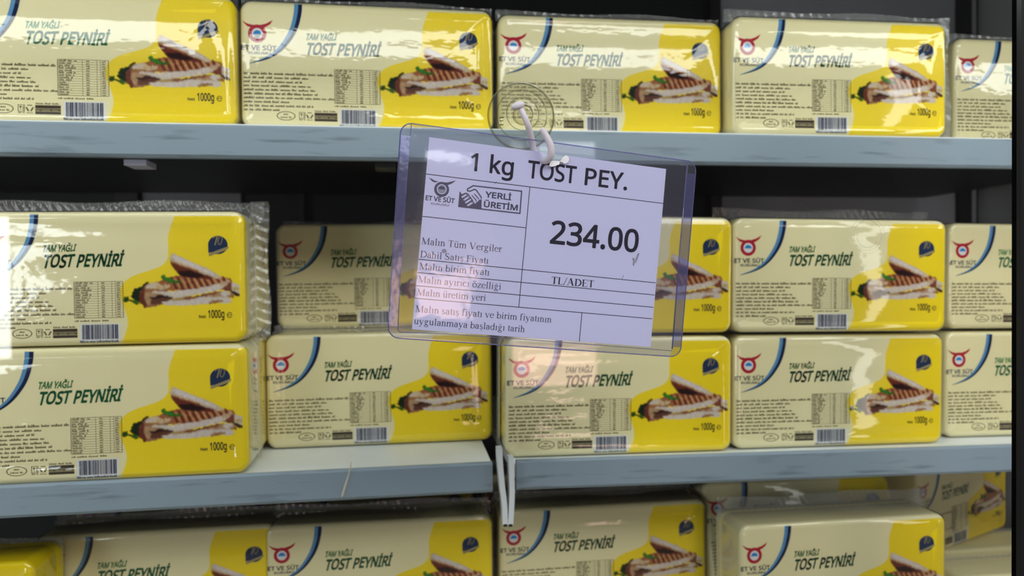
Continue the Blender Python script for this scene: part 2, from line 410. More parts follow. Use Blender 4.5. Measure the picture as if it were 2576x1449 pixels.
[420,[78,0,78,573,150,573,150,64,400,64,400,0],[0,2,1,0,3,2,0,4,3,0,5,4]],
[272,[137,734,147,733,157,729,166,723,173,714,177,703,178,689,177,675,173,664,166,655,157,649,147,645,137,644,126,645,116,649,107,655,101,664,97,675,95,689,97,703,101,714,107,723,116,729,126,733,239,0,32,0,32,42,99,57,99,515,32,531,32,573,239,573,239,531,172,515,172,57,239,42],[29,31,30,29,32,31,28,32,29,28,33,32,27,33,28,27,34,33,26,34,27,26,35,34,25,35,26,25,24,35,23,1,0,22,1,23,22,2,1,21,2,22,21,3,2,20,3,21,20,4,3,19,4,20,19,5,4,18,5,19,18,6,5,17,6,18,17,7,6,16,7,17,16,8,7,15,8,16,15,9,8,14,9,15,14,10,9,13,10,14,13,11,10,12,11,13]],
[586,[332,689,333,701,337,711,343,719,351,724,359,727,369,728,379,727,387,724,395,719,402,711,405,701,407,689,405,677,402,667,395,659,387,653,379,650,369,649,359,650,351,653,343,659,337,667,333,677,513,202,511,164,503,128,489,95,470,65,446,40,416,20,380,4,338,-5,290,-8,225,-2,171,18,128,50,97,93,78,144,72,204,72,573,144,573,144,201,148,158,161,122,182,93,211,72,248,59,294,55,327,57,355,63,379,73,399,88,415,105,427,126,435,149,440,174,442,202,442,573,513,573,181,689,182,701,186,711,192,719,200,724,209,727,219,728,229,727,237,724,245,719,252,711,255,701,257,689,255,677,252,667,245,659,237,653,229,650,219,649,209,650,200,653,192,659,186,667,182,677],[39,41,40,39,42,41,57,59,58,57,24,59,38,42,39,56,24,57,56,25,24,38,43,42,55,25,56,55,26,25,38,44,43,54,26,55,37,44,38,54,27,26,53,27,54,37,45,44,52,27,53,52,28,27,36,45,37,36,46,45,51,28,52,50,28,51,36,47,46,50,29,28,49,29,50,36,48,47,48,29,49,36,29,48,35,29,36,35,30,29,35,31,30,34,31,35,34,32,31,33,32,34,65,67,66,64,67,65,64,68,67,63,68,64,63,69,68,62,69,63,62,70,69,61,70,62,61,71,70,60,71,61,60,72,71,83,72,60,83,73,72,82,73,83,82,74,73,81,74,82,81,75,74,80,75,81,80,76,75,79,76,80,79,77,76,78,77,79,5,7,6,4,7,5,4,8,7,3,8,4,3,9,8,2,9,3,2,10,9,1,10,2,1,11,10,0,11,1,0,12,11,23,12,0,23,13,12,22,13,23,22,14,13,21,14,22,21,15,14,20,15,21,20,16,15,19,16,20,19,17,16,18,17,19]],
[499,[236,573,281,571,320,565,353,555,381,540,404,522,422,500,434,474,442,444,444,410,442,381,437,356,427,334,415,315,401,298,385,285,367,274,349,264,330,257,487,0,403,0,264,237,150,237,150,0,78,0,78,573,232,510,150,510,150,298,236,298,278,301,312,310,338,325,355,347,366,374,370,407,368,430,363,450,355,467,343,480,328,491,310,500,287,505,261,509],[24,27,25,27,0,25,27,1,0,27,2,1,27,3,2,27,4,3,27,5,4,27,26,5,26,43,5,43,6,5,24,28,27,42,6,43,41,6,42,41,7,6,40,7,41,39,7,40,38,7,39,38,8,7,37,8,38,36,8,37,36,9,8,35,9,36,35,10,9,34,10,35,34,11,10,33,11,34,33,12,11,32,12,33,32,13,12,31,13,32,31,14,13,30,14,31,29,14,30,29,15,14,24,22,28,22,29,28,22,15,29,22,16,15,22,17,16,22,18,17,22,21,18,21,19,18,24,23,22,20,19,21]],
[727,[330,0,142,502,139,502,140,490,141,477,142,461,142,444,143,426,144,407,144,387,144,367,144,347,144,0,78,0,78,573,184,573,361,103,364,103,544,573,650,573,650,0,578,0,578,352,578,371,579,389,579,408,580,426,580,443,581,460,582,475,583,489,584,501,581,501,390,0],[13,2,14,2,15,14,2,1,15,1,16,15,17,32,18,32,19,18,32,31,19,31,20,19,13,3,2,0,16,1,17,33,32,30,20,31,13,4,3,29,20,30,13,5,4,28,20,29,13,6,5,27,20,28,13,7,6,26,20,27,13,8,7,25,20,26,24,20,25,13,9,8,23,20,24,13,10,9,22,20,23,13,11,10,21,20,22,13,12,11,0,17,16,0,33,17]],
[586,[513,202,511,164,503,128,489,95,470,65,446,40,416,20,380,4,338,-5,290,-8,225,-2,171,18,128,50,97,93,78,144,72,204,72,573,144,573,144,201,148,158,161,122,182,93,211,72,248,59,294,55,327,57,355,63,379,73,399,88,415,105,427,126,435,149,440,174,442,202,442,573,513,573],[15,17,16,15,18,17,33,35,34,33,0,35,14,18,15,32,0,33,32,1,0,14,19,18,31,1,32,31,2,1,14,20,19,30,2,31,13,20,14,30,3,2,29,3,30,13,21,20,28,3,29,28,4,3,12,21,13,12,22,21,27,4,28,26,4,27,12,23,22,26,5,4,25,5,26,12,24,23,24,5,25,12,5,24,11,5,12,11,6,5,11,7,6,10,7,11,10,8,7,9,8,10]],
[496,[496,0,411,0,209,273,150,222,150,0,78,0,78,573,150,573,150,290,166,308,182,327,199,345,215,363,232,381,249,399,403,573,488,573,261,323],[5,7,6,5,8,7,14,16,15,14,17,16,13,17,14,12,17,13,11,17,12,10,17,11,9,17,10,9,2,17,2,0,17,8,2,9,5,3,8,3,2,8,1,0,2,5,4,3]],
[481,[481,573,277,0,204,0,0,573,75,573,204,205,210,190,215,175,220,160,224,146,228,132,231,119,235,106,238,93,241,80,243,93,246,106,250,119,253,133,257,147,262,161,267,176,271,191,277,207,405,573],[2,4,3,2,5,4,23,0,24,23,1,0,22,1,23,2,6,5,21,1,22,2,7,6,20,1,21,2,8,7,19,1,20,2,9,8,18,1,19,2,10,9,17,1,18,2,11,10,16,1,17,2,12,11,15,1,16,2,13,12,14,1,15,2,14,13,2,1,14]],
[512,[437,0,368,177,141,177,73,0,0,0,224,575,289,575,512,0,282,415,280,420,278,428,274,438,271,449,267,461,263,473,260,484,257,493,255,500,252,490,249,479,247,468,244,457,241,447,238,438,235,429,232,421,230,415,165,241,346,241],[4,6,5,4,17,6,17,7,6,4,18,17,16,7,17,15,7,16,4,19,18,14,7,15,4,20,19,13,7,14,4,21,20,12,7,13,4,22,21,11,7,12,4,23,22,4,24,23,10,7,11,4,25,24,9,7,10,4,26,25,8,7,9,4,27,26,28,7,8,4,2,27,2,28,27,2,1,28,1,7,28,4,3,2,0,7,1]],
[609,[532,0,447,0,141,476,138,476,139,462,140,448,141,432,142,415,142,397,143,378,144,359,144,340,144,320,144,0,78,0,78,573,161,573,467,99,470,99,469,109,469,121,468,137,467,155,466,173,466,193,465,213,464,232,464,249,464,573,532,573],[14,3,15,3,16,15,3,2,16,2,17,16,27,29,28,27,0,29,14,4,3,1,17,2,14,5,4,14,6,5,14,7,6,14,8,7,14,9,8,14,10,9,14,11,10,14,12,11,14,13,12,26,0,27,25,0,26,24,0,25,23,0,24,22,0,23,21,0,22,20,0,21,19,0,20,18,0,19,1,18,17,1,0,18]],
[584,[449,736,446,716,440,697,431,680,419,665,405,653,388,642,369,635,347,630,322,629,286,632,256,642,233,658,216,680,205,706,200,736,243,736,245,723,250,712,255,704,263,697,272,692,283,689,295,687,309,686,324,686,337,686,350,687,362,690,373,693,383,698,391,704,398,713,402,723,405,736,326,302,524,302,524,22,493,12,462,5,431,-1,398,-5,362,-7,323,-8,267,-4,217,8,173,28,136,55,105,89,81,130,63,176,52,229,49,286,53,343,65,395,84,442,111,482,145,517,186,544,233,564,286,577,346,581,377,580,407,577,437,572,465,565,491,557,516,547,489,484,468,493,445,501,421,508,395,513,369,516,342,517,298,514,259,505,225,489,195,468,170,441,150,409,136,373,127,332,124,286,127,243,134,202,146,166,164,133,187,106,216,84,251,68,292,58,340,55,364,55,385,56,404,59,421,61,437,65,452,68,452,238,326,238],[60,62,61,60,63,62,60,64,63,59,64,60,59,65,64,59,66,65,58,66,59,58,67,66,58,72,67,72,71,67,71,70,67,70,69,67,69,68,67,57,74,58,74,73,58,73,72,58,57,75,74,56,75,57,56,76,75,56,77,76,56,78,77,55,78,56,55,79,78,54,79,55,54,80,79,54,81,80,53,81,54,53,82,81,52,82,53,52,83,82,100,36,35,100,99,36,99,37,36,51,83,52,51,84,83,51,85,84,98,37,99,50,85,51,50,86,85,49,86,50,49,87,86,49,88,87,48,88,49,48,89,88,47,89,48,47,90,89,97,37,98,47,91,90,96,37,97,95,37,96,94,37,95,47,92,91,93,37,94,92,37,93,46,92,47,46,37,92,45,37,46,45,38,37,45,39,38,44,39,45,44,40,39,44,41,40,43,41,44,43,42,41,14,16,15,14,17,16,33,0,34,33,1,0,32,1,33,14,18,17,32,2,1,31,2,32,14,19,18,13,19,14,30,2,31,13,20,19,29,2,30,13,21,20,29,3,2,28,3,29,13,22,21,27,3,28,13,23,22,26,3,27,13,24,23,25,3,26,13,25,24,13,3,25,13,4,3,12,4,13,12,5,4,11,5,12,11,6,5,11,7,6,10,7,11,10,8,7,9,8,10]],
[272,[239,0,32,0,32,42,99,57,99,515,32,531,32,573,239,573,239,531,172,515,172,57,239,42],[5,7,6,5,8,7,4,8,5,4,9,8,3,9,4,3,10,9,2,10,3,2,11,10,1,11,2,1,0,11]],
[452,[234,438,269,435,301,427,329,414,354,396,374,373,390,346,402,315,409,281,411,244,411,201,117,201,122,157,134,119,154,90,181,69,215,56,254,52,280,53,305,56,327,60,348,66,370,73,392,82,392,20,370,11,349,4,327,-1,304,-5,279,-7,251,-8,212,-5,176,3,143,17,114,36,90,61,70,91,56,126,47,167,44,212,47,257,55,297,68,333,86,364,108,390,134,411,164,426,198,435,233,380,202,377,175,366,154,348,137,323,125,293,119,257,338,257,336,281,333,302,326,322,318,338,306,353,292,364,276,373,256,378],[47,1,0,47,2,1,46,2,47,46,3,2,45,3,46,45,4,3,44,4,45,44,5,4,43,48,44,48,5,44,43,49,48,63,5,48,62,5,63,43,50,49,61,5,62,61,6,5,43,51,50,60,6,61,42,51,43,59,6,60,42,52,51,59,7,6,58,7,59,41,52,42,41,53,52,57,7,58,57,8,7,56,8,57,40,53,41,40,54,53,56,9,8,55,9,56,40,55,54,40,9,55,39,9,40,39,10,9,38,11,39,11,10,39,38,12,11,37,12,38,37,13,12,36,13,37,36,14,13,35,14,36,35,15,14,22,24,23,21,24,22,35,16,15,20,24,21,34,16,35,19,24,20,34,17,16,18,24,19,17,24,18,34,24,17,33,24,34,33,25,24,32,25,33,32,26,25,32,27,26,31,27,32,31,28,27,31,29,28,30,29,31]],
[585,[536,292,533,231,521,177,501,131,474,91,439,58,399,33,351,15,297,4,237,0,78,0,78,573,254,573,309,569,359,558,404,540,443,516,476,484,502,446,521,401,533,350,460,289,457,337,449,379,435,415,416,444,391,469,361,487,327,500,287,508,244,511,150,511,150,62,228,62,299,68,357,87,402,119,434,164,454,220],[10,31,11,31,12,11,31,13,12,31,14,13,31,15,14,31,16,15,31,30,16,30,29,16,29,17,16,10,32,31,28,17,29,27,17,28,26,17,27,26,18,17,25,18,26,25,19,18,24,19,25,23,19,24,23,20,19,22,20,23,22,0,20,21,0,22,21,1,0,38,1,21,38,2,1,37,2,38,37,3,2,36,3,37,36,4,3,35,4,36,35,5,4,34,5,35,33,5,34,10,33,32,10,5,33,10,6,5,10,7,6,10,8,7,10,9,8]],
[289,[212,50,222,50,233,51,245,53,255,54,264,56,272,59,272,5,263,1,253,-2,240,-4,226,-6,213,-8,200,-8,178,-7,157,-3,138,4,120,13,104,27,91,44,82,66,76,93,74,125,74,375,13,375,13,409,75,437,103,528,144,528,144,430,269,430,269,375,144,375,144,127,146,103,153,83,163,69,177,58,193,52],[26,28,27,26,29,28,25,29,26,25,30,29,25,31,30,24,31,25,23,31,24,22,32,23,32,31,23,22,33,32,22,34,33,21,34,22,21,35,34,20,35,21,20,36,35,20,37,36,19,37,20,5,7,6,19,38,37,4,7,5,3,7,4,2,7,3,19,0,38,1,7,2,0,7,1,19,7,0,18,7,19,17,7,18,16,7,17,16,8,7,15,8,16,15,9,8,15,10,9,14,10,15,14,11,10,14,12,11,13,12,14]],
[518,[385,350,360,221,470,221,470,168,350,168,317,0,260,0,293,168,178,168,147,0,91,0,121,168,20,168,20,221,132,221,157,350,50,350,50,403,167,403,199,573,257,573,225,403,340,403,372,573,427,573,395,403,497,403,497,350,188,221,303,221,328,350,213,350],[18,20,19,18,21,20,22,24,23,22,25,24,16,18,17,16,21,18,16,22,21,16,25,22,16,26,25,16,27,26,15,27,16,14,31,15,31,27,15,14,28,31,30,27,31,29,0,30,0,27,30,29,1,0,12,14,13,12,28,14,12,29,28,12,1,29,12,2,1,12,3,2,11,3,12,10,8,11,8,3,11,10,9,8,7,3,8,6,4,7,4,3,7,6,5,4]],
[424,[170,220,22,430,102,430,213,268,322,430,402,430,253,220,410,0,330,0,213,172,94,0,14,0],[0,2,1,0,3,2,3,5,4,3,6,5,0,6,3,11,6,0,11,9,6,9,7,6,11,10,9,8,7,9]],
[258,[32,184,32,246,226,246,226,184],[0,2,1,0,3,2]],
[208,[],[]]]
GL = dict(zip(GLYPH_ORDER, GLYPH_DATA))


def embolden(V, T, w):
    """the letter's triangles plus a rim of width w round its outline"""
    cnt = {}
    for t in T:
        for i in range(3):
            e = (t[i], t[(i + 1) % 3])
            k = (min(e), max(e))
            cnt[k] = cnt.get(k, 0) + 1
    V, T = list(V), list(T)
    done = set()
    for (i, j), c in list(cnt.items()):
        if c != 1:
            continue
        (x0, y0), (x1, y1) = V[i], V[j]
        L = math.hypot(x1 - x0, y1 - y0) or 1
        nx, ny = -(y1 - y0) / L * w, (x1 - x0) / L * w
        b = len(V)
        V += [(x0 + nx, y0 + ny), (x0 - nx, y0 - ny), (x1 - nx, y1 - ny), (x1 + nx, y1 + ny)]
        T += [(b, b + 1, b + 2), (b, b + 2, b + 3)]
        for k in (i, j):
            if k not in done:
                done.add(k)
                b = len(V)
                V += [(V[k][0] + w * math.cos(q * math.pi / 4), V[k][1] + w * math.sin(q * math.pi / 4)) for q in range(8)]
                T += [(b, b + q, b + q + 1) for q in range(1, 7)]
    return V, T


BOLD_GL = {}


def sans(s, w=24):
    """bold sans text as (points, triangles) in thousandths of the letter size"""
    x, V, T = 0, [], []
    for ch in s:
        if (ch, w) not in BOLD_GL:
            a, v, t = GL[ch]
            BOLD_GL[(ch, w)] = (a,) + embolden([(v[i], v[i + 1]) for i in range(0, len(v), 2)], [tuple(t[i:i + 3]) for i in range(0, len(t), 3)], w)
        a, v, t = BOLD_GL[(ch, w)]
        b = len(V)
        V += [(x + p[0], p[1]) for p in v]
        T += [(b + q[0], b + q[1], b + q[2]) for q in t]
        x += a
    return V, T


class Art:
    """flat print: triangles and polygons in 2-D, each with a material and a layer"""

    def __init__(self):
        self.items = []
        self.mats = []

    def mi(self, m):
        if m not in self.mats:
            self.mats.append(m)
        return self.mats.index(m)

    def tris(self, V, T, m, layer=0):
        self.items.append((V, T, self.mi(m), layer))

    def poly(self, P, m, layer=0):
        P = [tuple(p) for p in P]
        T = tessellate_polygon([[Vector((p[0], p[1], 0)) for p in P]])
        self.tris(P, [tuple(t) for t in T], m, layer)

    def rect(self, x0, y0, x1, y1, m, layer=0):
        self.tris([(x0, y0), (x1, y0), (x1, y1), (x0, y1)], [(0, 1, 2), (0, 2, 3)], m, layer)

    def line(self, x0, y0, x1, y1, w, m, layer=0, w2=None):
        w2 = w if w2 is None else w2
        dx, dy = x1 - x0, y1 - y0
        L = math.hypot(dx, dy) or 1e-9
        nx, ny = -dy / L / 2, dx / L / 2
        self.tris([(x0 + nx * w, y0 + ny * w), (x0 - nx * w, y0 - ny * w), (x1 - nx * w2, y1 - ny * w2), (x1 + nx * w2, y1 + ny * w2)],
                  [(0, 1, 2), (0, 2, 3)], m, layer)

    def arc(self, cx, cy, rx, ry, a0, a1, ws, wt, m, layer=0, n=14):
        V, T = [], []
        for k in range(n + 1):
            a = rad(a0 + (a1 - a0) * k / n)
            c, s = math.cos(a), math.sin(a)
            w = (wt + (ws - wt) * abs(c)) / 2
            V += [(cx + c * (rx + w), cy + s * (ry + w)), (cx + c * (rx - w), cy + s * (ry - w))]
            if k:
                b = 2 * k
                T += [(b - 2, b - 1, b + 1), (b - 2, b + 1, b)]
        self.tris(V, T, m, layer)

    def disc(self, cx, cy, rx, ry, m, layer=0, n=20, a0=0, a1=360):
        P = [(cx + rx * math.cos(rad(a0 + (a1 - a0) * k / n)), cy + ry * math.sin(rad(a0 + (a1 - a0) * k / n))) for k in range(n + (a1 - a0 < 360))]
        self.poly(P, m, layer)

    def sans(self, s, x0, y0, x1, cap, m, layer=0, shear=0.0, slope=0.0, w=24):
        V, T = sans(s, w)
        xs = [p[0] for p in V]
        k = (x1 - x0) / (max(xs) - min(xs))
        ky = cap / 573.0
        o = min(xs)
        V = [(x0 + (x - o) * k + y * ky * shear, y0 + y * ky + (x - o) * k * slope) for x, y in V]
        self.tris(V, T, m, layer)

    def build(self, name, f, parent, depth=4e-5):
        """f(u, v, offset) gives the 3-D point"""
        mb = MB()
        for V, T, m, ly in self.items:
            mb.add([f(p[0], p[1], depth * (1 + ly)) for p in V], T, m)
        o = mb.build(name, [M[k] for k in self.mats], parent, recalc=False)
        return o


# serif letters drawn as pen strokes: S stroke, A arc, D dot; units are thousandths of the letter size
TH, HN = 92, 40


def serif_glyph(ch, th=TH, hn=HN):
    g = []

    def S(x0, y0, x1, y1, w):
        g.append(('S', x0, y0, x1, y1, w))

    def A(cx, cy, rx, ry, a0, a1, ws=th, wt=hn):
        g.append(('A', cx, cy, rx, ry, a0, a1, ws, wt))

    def D(x, y, r=52):
        g.append(('D', x, y, r))

    def stem(x, y0, y1, w=th):
        S(x, y0, x, y1, w)

    def foot(x, h=105, y=14):
        S(x - h, y, x + h, y, 28)

    def flag(x, y):
        S(x - 100, y - 38, x, y - 4, 34)
    if ch in 'iı':
        stem(139, 0, 455), foot(139), flag(139, 455)
        if ch == 'i':
            D(139, 610)
        return 278, g
    if ch == 'l':
        stem(139, 0, 683), foot(139), flag(139, 683)
        return 278, g
    if ch in 'nh':
        stem(115, 0, 455 if ch == 'n' else 683), foot(115), flag(115, 455 if ch == 'n' else 683)
        A(248, 300, 127, 140, 165, 0), stem(375, 0, 305), foot(375)
        return 500, g
    if ch == 'm':
        stem(115, 0, 455), foot(115), flag(115, 455)
        A(248, 300, 132, 140, 165, 0), stem(384, 0, 305), foot(384)
        A(516, 300, 132, 140, 165, 0), stem(652, 0, 305), foot(652)
        return 778, g
    if ch == 'r':
        stem(120, 0, 455), foot(120), flag(120, 455)
        A(240, 310, 115, 120, 160, 60), D(295, 400, 48)
        return 333, g
    if ch in 'uü':
        stem(112, 120, 440), flag(120, 455), A(240, 125, 127, 105, 180, 340), stem(372, 0, 450), flag(372, 455), S(372, 20, 450, 40, 30)
        if ch == 'ü':
            D(165, 610), D(335, 610)
        return 500, g
    if ch == 'a':
        A(200, 320, 120, 118, 150, 0), D(95, 350, 46), stem(318, 60, 325), A(385, 70, 65, 60, 180, 280, 70, 34)
        A(190, 130, 118, 118, 75, 300)
        S(200, 245, 320, 290, 42), S(240, 25, 320, 80, 44)
        return 444, g
    if ch == 'e':
        A(235, 228, 178, 212, 12, 318), S(70, 268, 410, 268, 36)
        return 444, g
    if ch == 'c':
        A(240, 228, 180, 212, 55, 318), D(340, 365, 48)
        return 444, g
    if ch in 'oö':
        A(250, 228, 190, 212, 0, 360)
        if ch == 'ö':
            D(165, 610), D(335, 610)
        return 500, g
    if ch in 'gğ':
        A(225, 315, 118, 120, 0, 360, 80, 40), A(240, -95, 185, 98, 0, 360, 66, 44), S(150, 205, 130, 95, 60)
        S(130, 60, 350, 20, 80), S(320, 400, 470, 415, 48)
        if ch == 'ğ':
            A(245, 660, 110, 85, 195, 345, 40, 44)
        return 500, g
    if ch in 'yv':
        S(75, 450, 262, 5, 92), S(425, 450, 255, 5, 40), S(10, 440, 190, 440, 28), S(330, 440, 485, 440, 28)
        if ch == 'y':
            S(255, 10, 170, -160, 42), D(110, -170, 50), S(110, -195, 180, -160, 36)
        return 500, g
    if ch == 't':
        stem(135, 80, 570), S(25, 436, 265, 436, 34), A(210, 95, 76, 78, 180, 300, 80, 40)
        return 278, g
    if ch == 'b':
        stem(105, 10, 683), flag(105, 683), A(270, 222, 168, 208, -165, 165)
        return 500, g
    if ch == 'd':
        stem(385, 0, 683), flag(385, 683), A(225, 222, 168, 208, 15, 345), S(385, 14, 480, 30, 30)
        return 500, g
    if ch == 'f':
        stem(130, 0, 560), foot(130), A(222, 560, 90, 110, 180, 60), D(290, 640, 48), S(20, 436, 275, 436, 34)
        return 333, g
    if ch in 'sş':
        A(188, 335, 108, 104, 45, 250, 74, 40), A(200, 118, 118, 104, 80, -150, 74, 40), S(150, 268, 250, 190, 84), S(318, 330, 318, 440, 24), S(62, 10, 62, 130, 24)
        if ch == 'ş':
            A(200, -105, 50, 55, 100, -130, 44, 40)
        return 389, g
    if ch == 'z':
        S(50, 430, 400, 430, 40), S(40, 20, 410, 20, 40), S(375, 425, 75, 20, 88), S(50, 330, 55, 440, 26), S(408, 10, 412, 125, 26)
        return 444, g
    if ch == 'k':
        stem(110, 0, 683), foot(110), flag(110, 683), S(380, 450, 170, 240, 40), S(230, 290, 430, 5, 92)
        return 500, g
    if ch == 'M':
        stem(160, 0, 655, hn), S(165, 655, 440, 20, 108), S(730, 655, 440, 20, 40), stem(735, 0, 655, 104)
        foot(155, 105), foot(735, 115), S(30, 648, 200, 648, 28), S(690, 648, 860, 648, 28)
        return 889, g
    if ch == 'T':
        stem(305, 0, 650, th + 8), S(35, 642, 575, 642, 38), S(38, 500, 38, 660, 26), S(572, 500, 572, 660, 26), foot(305, 120)
        return 611, g
    if ch == 'V':
        S(110, 655, 370, 0, th + 12), S(615, 655, 375, 0, 40), S(10, 648, 240, 648, 28), S(510, 648, 710, 648, 28)
        return 722, g
    if ch == 'D':
        stem(165, 0, 655, th + 8), A(300, 328, 340, 308, -90, 90, th + 12, 38), S(30, 645, 310, 645, 34), S(30, 14, 310, 14, 34)
        return 722, g
    if ch == 'S':
        A(262, 490, 160, 152, 40, 255, 96, 40), A(280, 168, 172, 152, 78, -155, 96, 40), S(190, 400, 365, 270, 110), S(440, 470, 440, 660, 26), S(68, 0, 68, 195, 26)
        return 556, g
    if ch in 'FEL':
        stem(155, 0, 655, th + 8), S(30, 14, 270, 14, 28), S(30, 645, 270, 645, 28)
        if ch in 'FE':
            S(150, 640, 520, 640, 38), S(520, 510, 525, 655, 26), S(160, 345, 400, 345, 36), S(402, 270, 402, 425, 26)
        if ch in 'EL':
            S(150, 18, 560, 18, 38), S(562, 10, 575, 160, 26)
        return (556 if ch == 'F' else 611), g
    if ch == 'A':
        S(340, 665, 100, 0, 40), S(350, 665, 605, 0, th + 16), S(180, 235, 500, 235, 36), S(15, 14, 210, 14, 28), S(490, 14, 710, 14, 28)
        return 722, g
    if ch == '/':
        S(0, -14, 275, 676, 48)
        return 278, g
    return 250, g


def serif(art, s, x0, y0, x1, m, layer=0, bold=False):
    th, hn = (118, 42) if bold else (TH, HN)
    tot = sum(serif_glyph(c)[0] for c in s)
    k = (x1 - x0) / tot
    x = x0
    for c in s:
        adv, g = serif_glyph(c, th, hn)
        for it in g:
            if it[0] == 'S':
                art.line(x + it[1] * k, y0 + it[2] * k, x + it[3] * k, y0 + it[4] * k, max(it[5] * k, 0.14), m, layer)
            elif it[0] == 'A':
                art.arc(x + it[1] * k, y0 + it[2] * k, it[3] * k, it[4] * k, it[5], it[6], it[7] * k, max(it[8] * k, 0.16), m, layer)
            else:
                art.disc(x + it[1] * k, y0 + it[2] * k, it[3] * k, it[3] * k, m, layer, 10)
        x += adv * k


# ================================================================== STRUCTURE: shop room behind the camera
wallmat = plain('painted_shop_wall', (0.10, 0.085, 0.080), 0.85, 0.2, 0.08, 3)
floormat = plain('brown_floor_tile', (0.24, 0.19, 0.14), 0.5, 0.4, 0.1, 4)
FZ = 0.0
mb = MB()
mb.box(-5, 5, -4.0, 2.2, -0.1, FZ)
tag(mb.build('floor', floormat), kind='structure')
WX0, WX1, WZ0, WZ1 = -3.30, -1.90, 0.98, 1.76
mb = MB()
for x0, x1, z0, z1 in ((-5, WX0, 0, 3.2), (WX1, .52, 0, 3.2), (1.04, 5, 0, 3.2), (.52, 1.04, 0, .78), (.52, 1.04, 2.16, 3.2), (WX0, WX1, 0, WZ0), (WX0, WX1, WZ1, 3.2)):
    mb.box(x0, x1, -3.15, -3.0, z0, z1)
tag(mb.build('wall_back', wallmat), kind='structure')
# daylight window in that wall: a lit pane in a frame
m, nt, b, out = mat('daylit_window_pane')
b.inputs['Base Color'].default_value = (0.9, 0.95, 1, 1)
b.inputs['Emission Color'].default_value = (0.92, 0.97, 1.0, 1)
b.inputs['Emission Strength'].default_value = 11.0
M['winpane'] = m
win = tag(empty('window_1', ((WX0 + WX1) / 2, -3.07, WZ0)), kind='structure')
hw = (WX1 - WX0) / 2
mb = MB()
mb.box(-hw, hw, -0.01, 0.0, 0, WZ1 - WZ0)
mb.build('pane', M['winpane'], win)
mb = MB()
fm = plain('window_frame_paint', (0.5, 0.5, 0.5), 0.5)
for x0, x1, z0, z1 in ((-hw, -hw + .04, 0, .78), (hw - .04, hw, 0, .78), (-hw, hw, 0, .04), (-hw, hw, .74, .78), (.36, .39, 0, .78)):
    mb.box(x0, x1, 0.0, 0.05, z0, z1)
mb.build('window_frame', fm, win)

# made-up window: glowing panels added for the pink and white glare on the sleeve
w2 = tag(empty('added_glow_panels', (.78, -3.07, .78)), kind='structure')
for nm_, col_, st_, z0, z1 in (('glow_panel', (1.0, .62, .53), 5.5, 0, .62), ('glow_panel', (.30, .20, .18), .4, .62, 1.12), ('pane', (.92, .95, 1.0), 5.0, 1.12, 1.38)):
    m, nt, b, out = mat('lit_' + nm_)
    b.inputs['Base Color'].default_value = (*col_, 1)
    b.inputs['Emission Color'].default_value = (*col_, 1)
    b.inputs['Emission Strength'].default_value = st_
    mb = MB()
    mb.box(-.26, .26, -.01, 0.0, z0, z1)
    mb.build(nm_, m, w2)
mb = MB()
for x0, x1, z0, z1 in ((-.26, -.235, 0, 1.38), (.235, .26, 0, 1.38), (-.26, .26, 0, .025), (-.26, .26, 1.355, 1.38), (-.26, .26, 1.10, 1.13), (-.26, .26, .61, .63)):
    mb.box(x0, x1, 0.0, 0.05, z0, z1)
mb.build('window_frame', fm, w2)  # frame round the added glowing panels

# ================================================================== FRIDGE
YB = 1.02                      # back panel
XL, XR = -0.95, 0.86
M['inner'] = plain('dark_grey_liner', (0.030, 0.032, 0.036), 0.55, 0.4, 0.15, 9)
M['post'] = plain('black_upright', (0.010, 0.010, 0.011), 0.5, 0.4, 0.1, 9)
M['backblack'] = plain('black_back_wall', (0.007, 0.009, 0.009), 0.5, 0.3, 0.1, 6)
M['sidewhite'] = plain('pale_grey_side_liner', (0.55, 0.56, 0.56), 0.5, 0.3, 0.05, 6)
M['panel2'] = plain('dark_slate_back_panel', (0.24, 0.24, 0.27), 0.5, 0.4, 0.1, 6)
M['panel'] = plain('slate_grey_back_panel', (0.36, 0.37, 0.41), 0.5, 0.4, 0.1, 6)
M['framemat'] = plain('black_door_frame', (0.009, 0.009, 0.012), 0.45, 0.25, 0.1, 30)
M['tab'] = plain('white_shelf_tab', (0.45, 0.45, 0.60), 0.4, 0.4)
fr = empty('display_fridge', (0, 0, 0))
tag(fr, 'tall dark display fridge cabinet holding the shelves of cheese packs', 'fridge')
for nm, bxs, mt in (
    ('back_panel', [(XL, XR, YB, YB + .03, .62, 1.86)], 'backblack'),
    ('side_panel', [(XL - .03, XL, .50, YB + .03, 0, 1.9)], 'sidewhite'),
    ('side_panel', [(XR, XR + .03, .50, YB + .03, 0, 1.9)], 'sidewhite'),
    ('top_panel', [(XL, XR, .50, YB + .03, 1.86, 1.9)], 'inner'),
    ('canopy', [(XL, XR, .50, .60, 1.701, 1.86)], 'inner'),
    ('base_cabinet', [(XL, XR, .50, YB + .03, 0.0, .62)], 'inner'),
):
    mb = MB()
    for bx in bxs:
        mb.box(*bx)
    mb.build(nm, M[mt], fr)
for p0, p1 in ((356, 604), (1812, 2700)):
    a, c = at(p0, 470, YB - .01), at(p1, 470, YB - .01)
    mb = MB()
    mb.box(a[0], min(c[0], XR - .01), YB - .008, YB, .62, 1.86)
    mb.build('grey_panel', M['panel' if p0 > 1000 else 'panel2'], fr)
for px, wpx in ((322, 56), (1797, 26), (2420, 30), (760, 10)):
    a, c = at(px - wpx / 2, 470, YB - .01), at(px + wpx / 2, 470, YB - .01)
    mb = MB()
    mb.box(a[0], c[0], YB - .018, YB, .62, 1.86)
    mb.build('upright', M['post'], fr)

